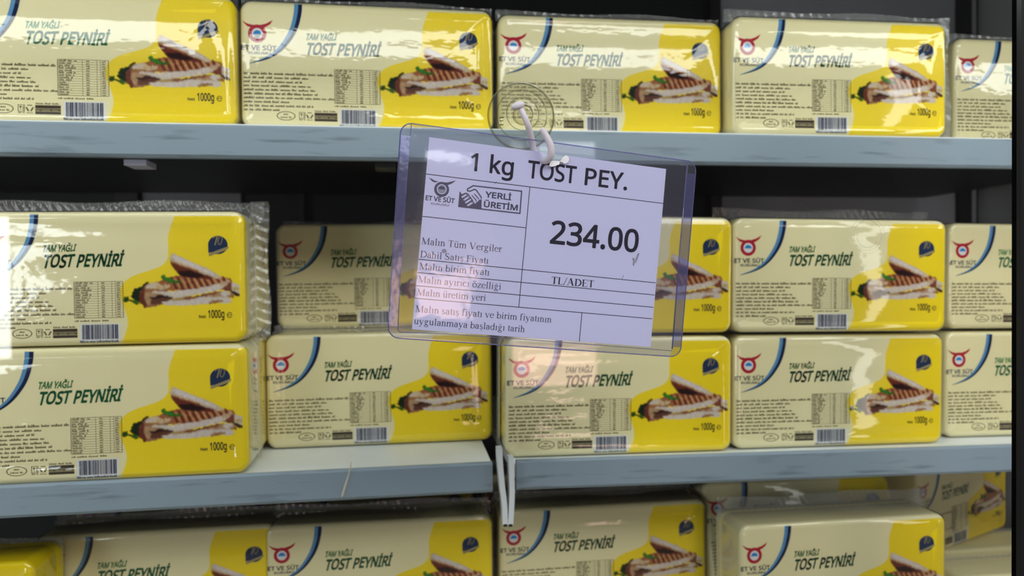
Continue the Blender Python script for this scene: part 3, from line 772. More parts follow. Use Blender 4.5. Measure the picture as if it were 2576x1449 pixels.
# light tube under the canopy
m, nt, b, out = mat('lit_tube')
b.inputs['Base Color'].default_value = (1, 1, 1, 1)
b.inputs['Emission Color'].default_value = (0.97, 1.0, 0.98, 1)
b.inputs['Emission Strength'].default_value = 7.6
M['tube'] = m
lt = empty('fridge_light', (0, .535, 1.632))
tag(lt, 'white light tube running along the top front inside the fridge', 'lamp')
mb = MB()
mb.tube([(XL + .02, 0, 0), (XR - .02, 0, 0)], .0095, 14)
mb.build('light_tube', M['tube'], lt, True)
mb = MB()
mb.box(XL + .001, XR - .001, -.014, .014, .013, .0679)
mb.build('lamp_housing', M['inner'], lt)


# upright fill tubes, out of view, added to brighten the stacked packs
M['tube2'] = M['tube'].copy()
M['tube2'].name = 'lit_fill_tube'
M['tube2'].node_tree.nodes['Principled BSDF'].inputs['Emission Strength'].default_value = 4.5
M['tube2'].node_tree.nodes['Principled BSDF'].inputs['Emission Color'].default_value = (1.0, .985, .93, 1)
for X_, lb in ((-.47, 'added upright fill tube, out of view at the left inside the fridge'), (.53, 'added upright fill tube, out of view at the right inside the fridge')):
    e = empty('added_fill_tube', (X_, .505, 1.16))
    tag(e, lb, 'lamp')
    mb = MB()
    mb.tube([(0, 0, 0), (0, 0, .46)], .009, 12)
    mb.build('light_tube', M['tube2'], e, True)
    mb = MB()
    mb.box(-.012, .012, -.022, -.0102, -.02, .48)
    mb.build('lamp_housing', M['inner'], e)


def rail_material():
    m, nt, b, out = mat('grey_blue_painted_metal')
    N = nt.nodes.new
    tc = N('ShaderNodeTexCoord')
    mp = N('ShaderNodeMapping')
    mp.inputs['Scale'].default_value = (14, 60, 160)
    nt.links.new(tc.outputs['Object'], mp.inputs[0])
    n1 = N('ShaderNodeTexNoise')
    n1.inputs['Scale'].default_value = 1
    n1.inputs['Detail'].default_value = 6
    nt.links.new(mp.outputs[0], n1.inputs['Vector'])
    cr = N('ShaderNodeValToRGB')
    cr.color_ramp.elements[0].position = .30
    cr.color_ramp.elements[0].color = (.14, .185, .225, 1)
    cr.color_ramp.elements[1].position = .42
    cr.color_ramp.elements[1].color = (.235, .305, .365, 1)
    nt.links.new(n1.outputs['Fac'], cr.inputs[0])
    nt.links.new(cr.outputs[0], b.inputs['Base Color'])
    b.inputs['Roughness'].default_value = .38
    b.inputs['Specular IOR Level'].default_value = .45
    return m


M['rail'] = rail_material()
M['deck'] = plain('off_white_shelf_deck', (.82, .87, .88), .4, .5, .1, 25)
ZA, ZB, ZC = 1.5270, 1.2395, 0.9530
ROLL_L, ROLL_R = rad(-0.25), rad(0.68)      # the two middle shelves sag a little towards the outside
YR = 0.624                     # front face of the shelf rails


def shelf(x0, x1, z, label, roll, lip=.0015, tall=.0255):
    """deck with a folded front rail; z is the deck's upper face"""
    c = (x0 + x1) / 2
    s = empty('fridge_shelf', (c, YR, z), ry=roll)
    tag(s, label, 'shelf')
    h = (x1 - x0) / 2
    mb = MB()
    mb.box(-h, h, .004, YB - YR - .02, -.012, -.0005)
    mb.build('shelf_deck', M['deck'], s)
    mb = MB()
    mb.box(-h, h, .004, YB - YR - .02, -.0150, -.0121)
    mb.build('under_plate', M['post'], s)
    mb = MB()
    b_ = lip - tall
    prof = [(.0035, lip - .0015), (.001, lip), (-.002, lip), (-.004, lip - .0017), (-.004, b_ + .0025), (-.002, b_), (.0035, b_)]
    vs = [(x, p[0], p[1]) for x in (-h, h) for p in prof]
    n = len(prof)
    mb.add(vs, [(i, (i + 1) % n, n + (i + 1) % n, n + i) for i in range(n)] + [tuple(range(n)), tuple(range(2 * n - 1, n - 1, -1))])
    mb.build('price_rail', M['rail'], s)
    for q in (-.6, .2):
        mb = MB()
        xx = q * h
        mb.box(xx - .006, xx + .006, .02, YB - YR - .02, -.024, -.0151)
        mb.build('support_arm', M['post'], s)
    return s


sa = shelf(XL + .004, .755, ZA, 'upper grey-blue shelf carrying the single top row of packs', 0, -.0025, .0270)
gap0, gap1 = at(1238, 1200, YR)[0], at(1298, 1200, YR)[0]
sb1 = shelf(XL + .004, gap0, ZB, 'middle grey-blue shelf left of the two white clips, pale deck showing', ROLL_L)
sb2 = shelf(gap1, .755, ZB - .0045, 'middle grey-blue shelf right of the two white clips', ROLL_R, .0050, .0255)
sc_ = shelf(XL + .004, .82, ZC, 'lowest grey-blue shelf under the bottom rows of packs', 0)
# white tabs of the brackets seen just under the upper shelf
for px in (328, 968):
    p = at(px, 403, .62)
    mb = MB()
    mb.box(p[0] - .0085, p[0] + .0085, YR + .006, YR + .03, -.0345 + ZA, -.0300 + ZA)
    o = mb.build('shelf_tab', M['tab' if px < 500 else 'post'], None)
    o.parent = sa
    o.matrix_parent_inverse = Matrix.Translation(-Vector(sa.location))
# cream drip dried over the left middle rail
drip = MB()
pts = [at(883, 1162, YR - .0048), at(880, 1185, YR - .0048), at(868, 1225, YR - .0048), at(860, 1252, YR - .0048)]
drip.tube(catmull([tuple(p) for p in pts], 4), [.0004, .0005, .0006, .0007, .0008, .0008, .0010, .0012, .0013, .0012, .0013, .0012, .0006], 8, flat=.5)
M['drip'] = plain('dried_cream', (.62, .58, .47), .7, .2, .1, 400)
o = drip.build('dried_drip', M['drip'], None, True)
o.parent = sb1
o.matrix_parent_inverse = (Matrix.Translation(sb1.location) @ sb1.rotation_euler.to_matrix().to_4x4()).inverted()
for i, px in enumerate((1262, 1286)):
    cl = empty('shelf_clip', tuple(at(px, 1150, .606)))
    tag(cl, ('curved white plastic clip hanging between middle shelves, left one of the pair',
             'straight white plastic clip hanging between middle shelves, right one of the pair')[i], 'clip', 'white clips between the middle shelves')
    base = np.array(cl.location)
    path = [(1257, 1128), (1258, 1160), (1263, 1220), (1269, 1270), (1271, 1320)] if i == 0 else [(1286, 1150), (1287, 1190), (1288, 1240), (1286, 1290), (1284, 1320)]
    L = [at(x, y, .606) - base for x, y in path]
    L = [tuple(q) for q in catmull([tuple(q) for q in L], 4)]
    mb = MB()
    w = .0022
    vs, fs = [], []
    for k, q in enumerate(L):
        for dx, dy in ((-w, -.001), (w, -.001), (w, .010), (-w, .010)):
            vs.append((q[0] + dx, q[1] + dy, q[2]))
        if k:
            for j in range(4):
                fs.append((4 * k - 4 + j, 4 * k - 4 + (j + 1) % 4, 4 * k + (j + 1) % 4, 4 * k + j))
    fs += [(0, 1, 2, 3), tuple(4 * (len(L) - 1) + j for j in (3, 2, 1, 0))]
    mb.add(vs, fs)
    mb.build('clip_blade', plain('clip_white', (.66, .70, .72), .35, .5), cl)
    mb = MB()
    q = L[-1]
    mb.box(q[0] - .0015, q[0] + .0015, q[1] - .0014, q[1] + .002, q[2] - .0012, q[2] + .0008)
    mb.build('clip_tip', M['post'], cl)

# ================================================================== GLASS DOOR
GY = 0.452
door = empty('glass_door', (0, GY, .6))
tag(door, 'closed clear glass door with black edge frame in front of the shelves', 'door')
M['glass'] = clear_plastic('door_glass', (.975, .985, .98), 0.0, (.8, .8, .8), 0.0, 1.45, 0.0)
DX = at(2545, 700, GY + .004)[0]
mb = MB()
mb.box(XL, DX, 0, .004, 0, 1.25)
mb.build('glass_pane', M['glass'], door)
for nm, bx in (('frame_post', (DX, DX + .045, -.004, .004, 0, 1.25)), ('frame_post', (XL - .045, XL, -.012, .03, 0, 1.25)),
               ('frame_rail', (XL, DX, -.012, .03, -.04, 0)), ('frame_rail', (XL, DX, -.012, .03, 1.25, 1.29))):
    mb = MB()
    mb.box(*bx)
    mb.build(nm, M['framemat'], door)
mb = MB()
mb.box(DX + .007, DX + .0405, -.0060, -.0041, .0, 1.25)
mb.build('frame_trim', plain('dark_blue_grey_trim', (.018, .018, .027), .4, .5), door)
# ring left on the glass by another suction cup
art = Art()
c = at(2182, 592, GY)
M['smudge'] = clear_plastic('dried_ring_on_glass', (.93, .93, .92), .10, (.8, .8, .78), .3)
for r_, w_ in ((.0098, .0006), (.0120, .0003), (.0080, .0014)):
    art.arc(0, 0, r_, r_, 0 if r_ > .009 else 190, 360 if r_ > .009 else 330, w_, w_, 'smudge', 0, 40)
sm = art.build('ring_smudge', lambda u, v, o: (c[0] + u, -.0002, c[2] - .6 + v), door)

# ================================================================== CHEESE PACKS
VT = PH


def rounded(w, h, r, inset=0.0, n=7):
    """outline of a rounded rectangle centred on x, standing on z = 0"""
    x, z0, z1 = w / 2 - inset, inset, h - inset
    r = max(r - inset, .0006)
    out = []
    for cx, cz, a0 in ((x - r, z1 - r, 0), (-x + r, z1 - r, 90), (-x + r, z0 + r, 180), (x - r, z0 + r, 270)):
        for k in range(n):
            a = rad(a0 + 90 * k / (n - 1))
            out.append((cx + r * math.cos(a), cz + r * math.sin(a)))
    return out


def rings_mesh(name, rings, cap0=True, cap1=True, m=0):
    n = len(rings[0])
    vs = [p for r in rings for p in r]
    fs = []
    for i in range(len(rings) - 1):
        for k in range(n):
            fs.append((i * n + k, i * n + (k + 1) % n, (i + 1) * n + (k + 1) % n, (i + 1) * n + k))
    if cap0:
        fs.append(tuple(range(n))[::-1])
    if cap1:
        fs.append(tuple((len(rings) - 1) * n + k for k in range(n)))
    me = bpy.data.meshes.new(name)
    me.from_pydata(vs, [], fs)
    for p in me.polygons:
        p.use_smooth = len(p.vertices) == 4
    bm = bmesh.new()
    bm.from_mesh(me)
    bmesh.ops.recalc_face_normals(bm, faces=bm.faces)
    bm.to_mesh(me)
    bm.free()
    return me


def block_mesh():
    R, f = .0098, .0046
    rings = []
    for k in range(6):
        a = rad(90 * k / 5)
        rings.append([(x, -PD / 2 + f * (1 - math.sin(a)), z) for x, z in rounded(PW, PH, R, f * (1 - math.cos(math.pi / 2 - a)))][::1])
    rings = []
    for k in range(6):                     # from the flat front face round its edge
        a = rad(90 * k / 5)
        rings.append([(x, -PD / 2 + f * (1 - math.cos(a)), z) for x, z in rounded(PW, PH, R, f * (1 - math.sin(a)))])
    for k in range(5):
        a = rad(90 * k / 4)
        rings.append([(x, PD / 2 - .002 + .002 * math.sin(a) - .0005, z) for x, z in rounded(PW, PH, R, .002 * (1 - math.cos(a)))])
    me = rings_mesh('cheese_block', rings)
    me.materials.append(M['pack'])
    return me


def film_mesh(seed):
    """loose clear wrap over the front and edges: nested rings pushed about by low wrinkles"""
    rnd = random.Random(seed)
    ph = [rnd.uniform(0, 6.28) for _ in range(12)]

    def wr(x, z, e):
        s = .00022 * math.sin(38 * x + 55 * z + ph[0]) + .00018 * math.sin(90 * x - 70 * z + ph[1]) + .00010 * math.sin(160 * x + 210 * z + ph[2])
        ed = math.exp(-max(e, 0) / .010)
        s += ed * (.0009 * math.sin(230 * x + ph[3]) * math.sin(190 * z + ph[4]) + .0006 * math.sin(420 * (x - z) + ph[5]))
        rt = math.exp(-((x - PW / 2 + .01) / .022) ** 2)
        s += rt * (.0007 * math.sin(260 * z + 120 * x + ph[6]) + .0005 * math.sin(520 * z - 300 * x + ph[7]))
        return s
    rings = []
    G, f, R = .0009, .0046, .0104
    n = 18
    for y in (.010, -.004):
        rings.append([(x * 1.0, y, z) for x, z in rounded(PW + 2 * G, PH + 2 * G - .0009, R, 0, n)])
    for k in range(1, 5):
        a = rad(90 - 90 * k / 5)
        rings.append([(x, -PD / 2 - G + f * (1 - math.cos(a)) + .3 * wr(x, z, 0), z) for x, z in rounded(PW + 2 * G, PH + G, R, f * (1 - math.sin(a)), n)])
    half = PH / 2
    for ins in (.0055, .007, .009, .0115, .0145, .018, .022, .026, .0305, .035, .040, .045, .050):
        rings.append([(x, -PD / 2 - G - .0002 + wr(x, z, ins - .005), z) for x, z in rounded(PW + 2 * G, PH + G, max(R, ins + .003), ins, n)])
    me = rings_mesh('film', rings, cap0=False, cap1=True)
    me.transform(Matrix.Translation((0, 0, 0)))
    for p in me.polygons:
        p.use_smooth = True
    me.materials.append(M['film'])
    return me


def flange_mesh(name, x0, x1, z0, z1, y, slant, nx, nz, amp, wob):
    """crimped seal strip, with slanting corrugations and a slightly ragged edge"""
    rnd = random.Random(nx * 7 + nz)
    vs, fs = [], []
    for j in range(nz + 1):
        for i in range(nx + 1):
            x = x0 + (x1 - x0) * i / nx
            z = z0 + (z1 - z0) * j / nz
            yy = y + amp * math.sin(slant[0] * x + slant[1] * z) + wob * math.sin(31 * x + 47 * z)
            if j == nz and z1 - z0 < x1 - x0:
                z += .0012 * math.sin(47 * x) + .0004 * rnd.uniform(-1, 1)
            if i == nx and z1 - z0 > x1 - x0:
                x += .0012 * math.sin(70 * z) + .0004 * rnd.uniform(-1, 1)
            vs.append((x, yy, z))
    for j in range(nz):
        for i in range(nx):
            a = j * (nx + 1) + i
            fs.append((a, a + 1, a + nx + 2, a + nx + 1))
    me = bpy.data.meshes.new(name)
    me.from_pydata(vs, [], fs)
    for p in me.polygons:
        p.use_smooth = True
    me.materials.append(M['flange'])
    return me


# --- printed art, u to the right and v downwards in shares of the face
FY = -PD / 2


def pf(u, v, o):
    return ((u - .5) * PW, FY - o, (1 - v) * PH)


AR = PW / PH
vx = 1.0 / PW          # metres -> u


def art_emblem():
    a = Art()
    cx, cy, r = .066, .262, .0075
    a.poly([(.008, .165), (.03, .188), (.05, .196), (.078, .194), (.100, .182), (.126, .152), (.116, .186), (.100, .208), (.085, .222), (.05, .222), (.028, .208)], 'red', 1)

    def E(x, y, r0, m, ly, a0=0, a1=360):
        a.poly([(x + r0 / PW * math.cos(rad(a0 + (a1 - a0) * k / 28)), y - r0 / PH * math.sin(rad(a0 + (a1 - a0) * k / 28))) for k in range(28 + (a1 - a0 < 360))], m, ly)
    E(cx, cy, r, 'red', 0)
    E(cx, cy, .0045, 'white', 2)
    E(cx, cy + .006, .0034, 'blue', 3, 0, 180)
    return a


def art_brandname():
    a = Art()
    for s, u0, u1, v, cap in (('ET VE SÜT', -.0, .135, .392, .036), ('KURUMU', .028, .112, .424, .020)):
        V, T = sans(s)
        xs = [p[0] for p in V]
        k = (u1 - u0) / (max(xs) - min(xs))
        a.tris([(u0 + (x - min(xs)) * k + .004, v - y / 573 * cap) for x, y in V], T, 'badge', 1)
    return a


def art_title():
    a = Art()
    for s, u0, u1, v, cap, m in (('TAM YAĞLI', .249, .369, .297, .048, 'green2'), ('TOST PEYNİRİ', .247, .538, .414, .090, 'green')):
        V, T = sans(s, 33)
        xs = [p[0] for p in V]
        k = (u1 - u0) / (max(xs) - min(xs))
        # brush lettering: slanted, and every letter bounces a little
        a.tris([(u0 + (x - min(xs)) * k + y / 573 * cap * .13, v - y / 573 * cap - (x - min(xs)) * k * .02 + .0025 * math.sin(x * .006)) for x, y in V], T, m, 1)
    return a


def art_arc():
    a = Art()
    P = [(.224, .02), (.222, .08), (.214, .16), (.201, .235), (.181, .305), (.156, .37), (.124, .425), (.085, .465), (.03, .50)]
    P = catmull([(p[0], p[1], 0) for p in P], 4)
    n = len(P)
    for m, f0, f1, ly in (('sky', 0.0, .52, 1), ('navy', .5, 1.0, 2)):
        V, T = [], []
        for i, p in enumerate(P):
            t = i / (n - 1)
            wd_ = .030 * (1 - t ** 2.2) * (1 if i < n - 1 else 0) + .0008
            d = (P[min(i + 1, n - 1)] - P[max(i - 1, 0)])
            dx, dy = d.x * AR, d.y
            L = math.hypot(dx, dy)
            nx, ny = dy / L, -dx / L           # to the right / outwards
            if nx < 0:
                nx, ny = -nx, -ny
            for f in (f0, f1):
                o = (f - .5) * wd_ * AR
                V.append((p.x + nx * o / AR, p.y + ny * o))
            if i:
                b = 2 * i
                T += [(b - 2, b - 1, b + 1), (b - 2, b + 1, b)]
        a.tris(V, T, m, ly)
    return a


def fake_line(a, rnd, u0, u1, v, h, m, ly=1, word=True):
    """a row of print far too small to read: letter-sized ticks in word-sized clusters"""
    u = u0
    while u < u1:
        wl = rnd.uniform(.012, .040)
        e = min(u + wl, u1)
        while u < e:
            w = rnd.uniform(.0016, .0030)
            hh = h * rnd.choice((.62, .62, .7, 1.0))
            a.rect(u, v, min(u + w, e), v - hh, m, ly)
            u += w + .0008
        u += .0045 if word else .001
    return a


def art_ingredients():
    a = Art()
    rnd = random.Random(4)
    for i, (u0, u1) in enumerate(((.012, .356), (.012, .26), (.012, .235), (.012, .272), (.012, .285), (.012, .300), (.012, .362), (.012, .185), (.012, .278), (.012, .148))):
        fake_line(a, rnd, u0, u1, .582 + i * .0315, .0205 if i in (0, 5) else .018, 'brown' if i in (0, 3, 5, 6) else 'brown')
    return a


def art_table():
    a = Art()
    rnd = random.Random(9)
    u0, u1, v0, v1 = .362, .541, .525, .795
    for u in (u0, u1):
        a.rect(u - .0010, v0, u + .0010, v1, 'brown', 2)
    for u in (.449, .500, .513):
        a.rect(u - .0006, v0, u + .0006, v1, 'brown', 2)
    n = 15
    for k in range(n + 1):
        v = v0 + (v1 - v0) * k / n
        a.rect(u0, v - (.0016 if k in (0, n) else .0010), u1, v + (.0016 if k in (0, n) else .0010), 'brown', 2)
        if k < n:
            vb = v + (v1 - v0) / n * .80
            e = (.43, .41, .42, .425, .415, .425, .42, .415, .41, .40, .40, .405, .41, .405, .40)[k]
            fake_line(a, rnd, u0 + .004, e, vb, .013, 'brown')
            fake_line(a, rnd, .462, .474, vb, .011, 'brown')
            fake_line(a, rnd, .518, .531, vb, .011, 'brown')
    fake_line(a, rnd, u0, .487, .822, .012, 'brown')
    return a


def art_barcode():
    a = Art()
    rnd = random.Random(21)
    a.rect(.379, .838, .528, .972, 'white', 0)
    u = .388
    while u < .519:
        w = rnd.choice((.0013, .0013, .0026, .0039, .0052))
        a.rect(u, .846, min(u + w, .520), .955, 'navy', 2)
        u += w + rnd.choice((.0013, .0013, .0022))
    fake_line(a, rnd, .380, .524, .978, .016, 'badge', 2, False)
    return a


def art_symbols():
    a = Art()
    rnd = random.Random(3)
    # oval stamp
    V, T = [], []
    for k in range(33):
        t = 2 * math.pi * k / 32
        for r in (1, .90):
            V.append((.172 + .036 * r * math.cos(t), .902 - .036 * (r if r == 1 else .86) * math.sin(t)))
        if k:
            b = 2 * k
            T += [(b - 2, b - 1, b + 1), (b - 2, b + 1, b)]
    a.tris(V, T, 'brown', 1)
    fake_line(a, rnd, .162, .182, .895, .012, 'brown')
    fake_line(a, rnd, .150, .194, .918, .012, 'brown')
    # glass-and-fork square
    for r in ((.222, .870, .246, .874), (.222, .918, .246, .922), (.222, .870, .2245, .922), (.2435, .870, .246, .922), (.228, .880, .235, .892), (.2305, .892, .2325, .912), (.239, .880, .2415, .914)):
        a.rect(*r, 'brown', 1)
    fake_line(a, rnd, .222, .246, .934, .009, 'brown')
    # recycling triangle of three bent arrows
    c = (.263, .894)
    for k in range(3):
        t0, t1 = 90 + 120 * k - 42, 90 + 120 * k + 42
        P0 = (c[0] + .0125 * math.cos(rad(t0)), c[1] - .026 * math.sin(rad(t0)))
        P1 = (c[0] + .0125 * math.cos(rad(t1)), c[1] - .026 * math.sin(rad(t1)))
        a.line(P0[0], P0[1], P1[0], P1[1], .006, 'brown', 1)
    fake_line(a, rnd, .252, .275, .934, .009, 'brown')
    # dark box with lighter print
    fake_line(a, rnd, .284, .370, .866, .014, 'brown')
    a.rect(.282, .872, .371, .896, 'brownink', 1)
    a.rect(.282, .898, .371, .918, 'brown', 1)
    fake_line(a, rnd, .285, .368, .915, .013, 'brownsoft', 2)
    a.rect(.282, .920, .371, .940, 'brownink', 1)
    return a


def art_badge():
    a = Art()
    c, rx, ry = (.900, .257), .0375, .0375 * AR * .94
    P = [(c[0] + rx * math.cos(rad(t)), c[1] - ry * math.sin(rad(t))) for t in range(-60, 196, 8)]
    P += [(c[0] - rx * .98, c[1] + ry * .86), (c[0] - rx * .72, c[1] + ry * .80), (c[0] - rx * .3, c[1] + ry * .98), (c[0] + rx * .2, c[1] + ry * .98)]
    a.poly(P, 'badge', 0)
    a.poly([(c[0] + rx * .8, c[1] + ry * .02), (c[0] + rx * 1.12, c[1] + ry * .28), (c[0] + rx * .75, c[1] + ry * .5)], 'badge', 0)
    # the digits 7 and 0 in a thin gold script
    a.line(.884, .195, .899, .190, .004, 'gold', 2)
    a.line(.899, .190, .889, .258, .0045, 'gold', 2)
    a.line(.884, .195, .884, .206, .003, 'gold', 2)
    V, T = [], []
    for k in range(25):
        t = 2 * math.pi * k / 24
        for r in (1, .68):
            V.append((.909 + .0085 * r * math.cos(t) + .003 * math.sin(t), .222 - .034 * (r if r == 1 else .86) * math.sin(t)))
        if k:
            b = 2 * k
            T += [(b - 2, b - 1, b + 1), (b - 2, b + 1, b)]
    a.tris(V, T, 'gold', 2)
    a.poly([(.8645, .322), (.938, .268), (.9365, .292), (.866, .343)], 'gold', 3)
    return a


def art_weight():
    a = Art()
    for s, u0, u1, v, cap in (('Net', .823, .850, .812, .022), ('1000g', .858, .920, .812, .058)):
        s2 = s.replace('N', 'N')
        V, T = sans(s2)
        xs = [p[0] for p in V]
        k = (u1 - u0) / (max(xs) - min(xs))
        a.tris([(u0 + (x - min(xs)) * k, v - y / 573 * cap) for x, y in V], T, 'black', 1)
    V, T = [], []
    for k in range(22):
        t = rad(20 + 310 * k / 21)
        for r in (1, .74):
            V.append((.940 + .0105 * r * math.cos(t), .793 - .0215 * r * math.sin(t)))
        if k:
            b = 2 * k
            T += [(b - 2, b - 1, b + 1), (b - 2, b + 1, b)]
    a.tris(V, T, 'black', 1)
    a.rect(.932, .790, .950, .795, 'black', 2)
    return a


def sandwich_mesh():
    """the printed toast photo: a fine grid of coloured vertices"""
    X0, Y0, X1, Y1 = 30, 340, 2440, 1400
    nx, ny = 190, 84
    xs = np.linspace(X0, X1, nx)
    ys = np.linspace(Y0, Y1, ny)
    GX, GY_ = np.meshgrid(xs, ys)
    rng = np.random.RandomState(5)

    def blur(A, n=1):
        for _ in range(n):
            P = np.pad(A, [(1, 1), (1, 1)] + [(0, 0)] * (A.ndim - 2), mode='edge')
            A = (P[:-2, 1:-1] + P[2:, 1:-1] + P[1:-1, :-2] + P[1:-1, 2:] + 2 * P[1:-1, 1:-1]) / 6
        return A
    jx = blur(rng.randn(ny, nx), 5) * 60
    jy = blur(rng.randn(ny, nx), 5) * 60
    col = np.zeros((ny, nx, 3))
    al = np.zeros((ny, nx))

    def inside(P, jit=1.0):
        x, y = GX + jx * jit * .4, GY_ + jy * jit * .4
        r = np.zeros(x.shape, bool)
        n = len(P)
        for i in range(n):
            (x0, y0), (x1, y1) = P[i], P[(i + 1) % n]
            if y0 == y1:
                continue
            c = ((y0 > y) != (y1 > y)) & (x < (x1 - x0) * (y - y0) / (y1 - y0) + x0)
            r ^= c
        return r

    def fill(P, c, jit=1.0, a=1.0, base=True):
        k = inside(P, jit)
        col[k] = col[k] * (1 - a) + np.array(c) * a if a < 1 else np.array(c)
        if base:
            al[k] = 1
    S = lambda r, g, b: tuple(((q / 255) ** 2.2) for q in (r, g, b))
    DG, G1 = S(22, 38, 18), S(50, 130, 40)
    BR, DB, VD, TAN, WH, CR = S(128, 66, 46), S(84, 38, 28), S(40, 18, 18), S(196, 140, 92), S(208, 196, 186), S(205, 180, 140)
    fill([(60, 1230), (90, 1130), (130, 1150), (180, 1130), (190, 1240), (100, 1260)], S(30, 70, 22))
    fill([(180, 1190), (230, 1200), (350, 1300), (330, 1310), (190, 1230)], S(30, 70, 22))
    fill([(220, 1140), (230, 1080), (300, 1000), (420, 960), (500, 900), (570, 880), (540, 950), (470, 1060), (420, 1260), (300, 1240)], DG, 1.6)
    fill([(240, 1210), (330, 1220), (390, 1290), (300, 1290)], S(52, 96, 20))
    fill([(370, 1260), (380, 1100), (440, 1000), (520, 930), (700, 880), (900, 870), (900, 1300), (760, 1310), (620, 1345), (480, 1365), (420, 1310)], S(150, 104, 78))
    fill([(370, 1260), (380, 1110), (440, 1010), (490, 990), (470, 1100), (490, 1230), (520, 1330), (470, 1365)], S(104, 50, 34))
    fill([(520, 930), (700, 880), (780, 920), (860, 1000), (800, 1040), (640, 1040), (500, 1000)], CR)
    fill([(500, 960), (620, 920), (700, 930), (640, 990), (520, 1000)], WH)
    fill([(540, 1020), (700, 1010), (780, 1060), (640, 1090), (540, 1080)], S(160, 112, 60))
    fill([(700, 890), (900, 820), (1050, 780), (1400, 790), (1750, 810), (2110, 835), (2130, 950), (1900, 960), (1600, 1015), (1200, 1050), (900, 1050), (830, 960)], S(158, 96, 62))
    for k in range(9):
        x = 960 + k * 122
        fill([(x, 800), (x + 42, 800), (x + 150, 1030), (x + 96, 1040)], S(98, 44, 30), .8)
        fill([(x + 66, 830), (x + 100, 830), (x + 200, 1000), (x + 168, 1010)], S(206, 152, 100), .8)
    fill([(840, 940), (960, 930), (940, 1010), (860, 1020)], CR)
    fill([(480, 1080), (700, 1060), (880, 1080), (1000, 1160), (1500, 1160), (1900, 1070), (2120, 1110), (2180, 1190), (1600, 1230), (1100, 1260), (760, 1300), (520, 1300), (470, 1200)], S(176, 140, 104))
    fill([(560, 1170), (800, 1130), (1000, 1170), (1030, 1210), (820, 1230), (600, 1220)], VD)
    fill([(600, 1200), (800, 1180), (960, 1200), (800, 1290), (640, 1310), (560, 1290)], S(96, 58, 44))
    fill([(1180, 1190), (1450, 1150), (1900, 1065), (1880, 1100), (1480, 1190), (1200, 1225)], S(124, 72, 44))
    fill([(1000, 1165), (1200, 1200), (1200, 1230), (980, 1210)], S(176, 150, 70))
    fill([(620, 1060), (850, 1070), (1050, 1060), (1500, 1020), (1900, 930), (2080, 880), (2080, 960), (1900, 1050), (1600, 1110), (1300, 1150), (1080, 1190), (940, 1170), (800, 1110), (620, 1090)], WH)
    fill([(1850, 960), (2060, 880), (2090, 920), (1950, 990)], CR)
    fill([(780, 1250), (1000, 1240), (1300, 1240), (1550, 1170), (1800, 1190), (2000, 1180), (2115, 1220), (2110, 1295), (1700, 1305), (1400, 1325), (1100, 1330), (850, 1310)], WH)
    fill([(1670, 1290), (1740, 1250), (1920, 1240), (2000, 1260), (1860, 1300), (1700, 1305)], S(150, 110, 74))
    fill([(1920, 1100), (1980, 1060), (2080, 1090), (2110, 1150), (2000, 1170), (1900, 1150)], WH)
    fill([(1720, 1100), (1800, 1090), (1830, 1140), (1740, 1150)], S(140, 78, 50))
    fill([(2120, 1140), (2180, 1160), (2160, 1210), (2080, 1200)], S(150, 96, 60))
    fill([(1900, 1040), (2050, 950), (2120, 840), (2150, 940), (2120, 1070), (2000, 1060)], S(126, 66, 48))
    fill([(1930, 900), (2080, 860), (2110, 900), (2040, 940), (1940, 950)], S(196, 160, 130))
    fill([(2130, 910), (2400, 1010), (2350, 1150), (2120, 1060)], WH, .5)
    fill([(2150, 990), (2280, 1020), (2270, 1080), (2140, 1050)], S(190, 170, 110), .5)
    fill([(2370, 1000), (2415, 1030), (2360, 1160), (2310, 1130)], S(160, 104, 80), .5)
    fill([(1910, 1040), (2100, 1055), (2340, 1150), (2355, 1180), (2200, 1180), (2080, 1080)], S(62, 30, 30), .5)
    fill([(955, 505), (1150, 575), (1500, 690), (1800, 810), (1700, 850), (1400, 835), (1150, 790), (1080, 720), (1000, 620)], S(104, 46, 32), .6)
    fill([(1100, 690), (1350, 690), (1620, 790), (1500, 830), (1150, 790)], VD, .8)
    fill([(940, 470), (1000, 360), (1100, 400), (1500, 580), (1650, 640), (1900, 780), (1950, 825), (1850, 845), (1500, 720), (1150, 590), (960, 520)], S(206, 186, 158), .6)
    fill([(1000, 400), (1100, 420), (1500, 600), (1850, 780), (1800, 790), (1450, 650), (1150, 520), (1020, 480)], S(216, 206, 204), .8)
    fill([(960, 500), (1150, 570), (1500, 690), (1500, 720), (1150, 600), (960, 525)], S(160, 104, 60), .6)
    fill([(780, 770), (860, 750), (880, 800), (960, 820), (1060, 860), (1190, 880), (1120, 915), (950, 915), (840, 860), (790, 840)], S(44, 104, 34))
    fill([(800, 775), (850, 765), (880, 815), (1050, 880), (1000, 890), (860, 850)], G1)
    col[:] = col * (1 + .22 * blur(rng.randn(ny, nx), 1)[..., None])
    c2 = blur(np.where(al[..., None] > 0, col, np.array(YELLOW)), 2)
    idx = -np.ones((ny, nx), int)
    vs, cs, fs = [], [], []
    for j in range(ny - 1):
        for i in range(nx - 1):
            if al[j, i] + al[j + 1, i] + al[j, i + 1] + al[j + 1, i + 1] >= 2:
                q = []
                for jj, ii in ((j, i), (j + 1, i), (j + 1, i + 1), (j, i + 1)):
                    if idx[jj, ii] < 0:
                        idx[jj, ii] = len(vs)
                        u = (349 + xs[ii] / 7.576) / 663.0
                        v = (53 + ys[jj] / 7.576) / 320.0
                        u = min(u, .980)
                        vs.append(pf(u, v, 6e-5))
                        cs.append(tuple(np.clip(c2[jj, ii], 0, 1)) + (1.0,))
                    q.append(int(idx[jj, ii]))
                fs.append(tuple(q))
    me = bpy.data.meshes.new('toast_picture')
    me.from_pydata(vs, [], fs)
    ca = me.color_attributes.new('print', 'FLOAT_COLOR', 'POINT')
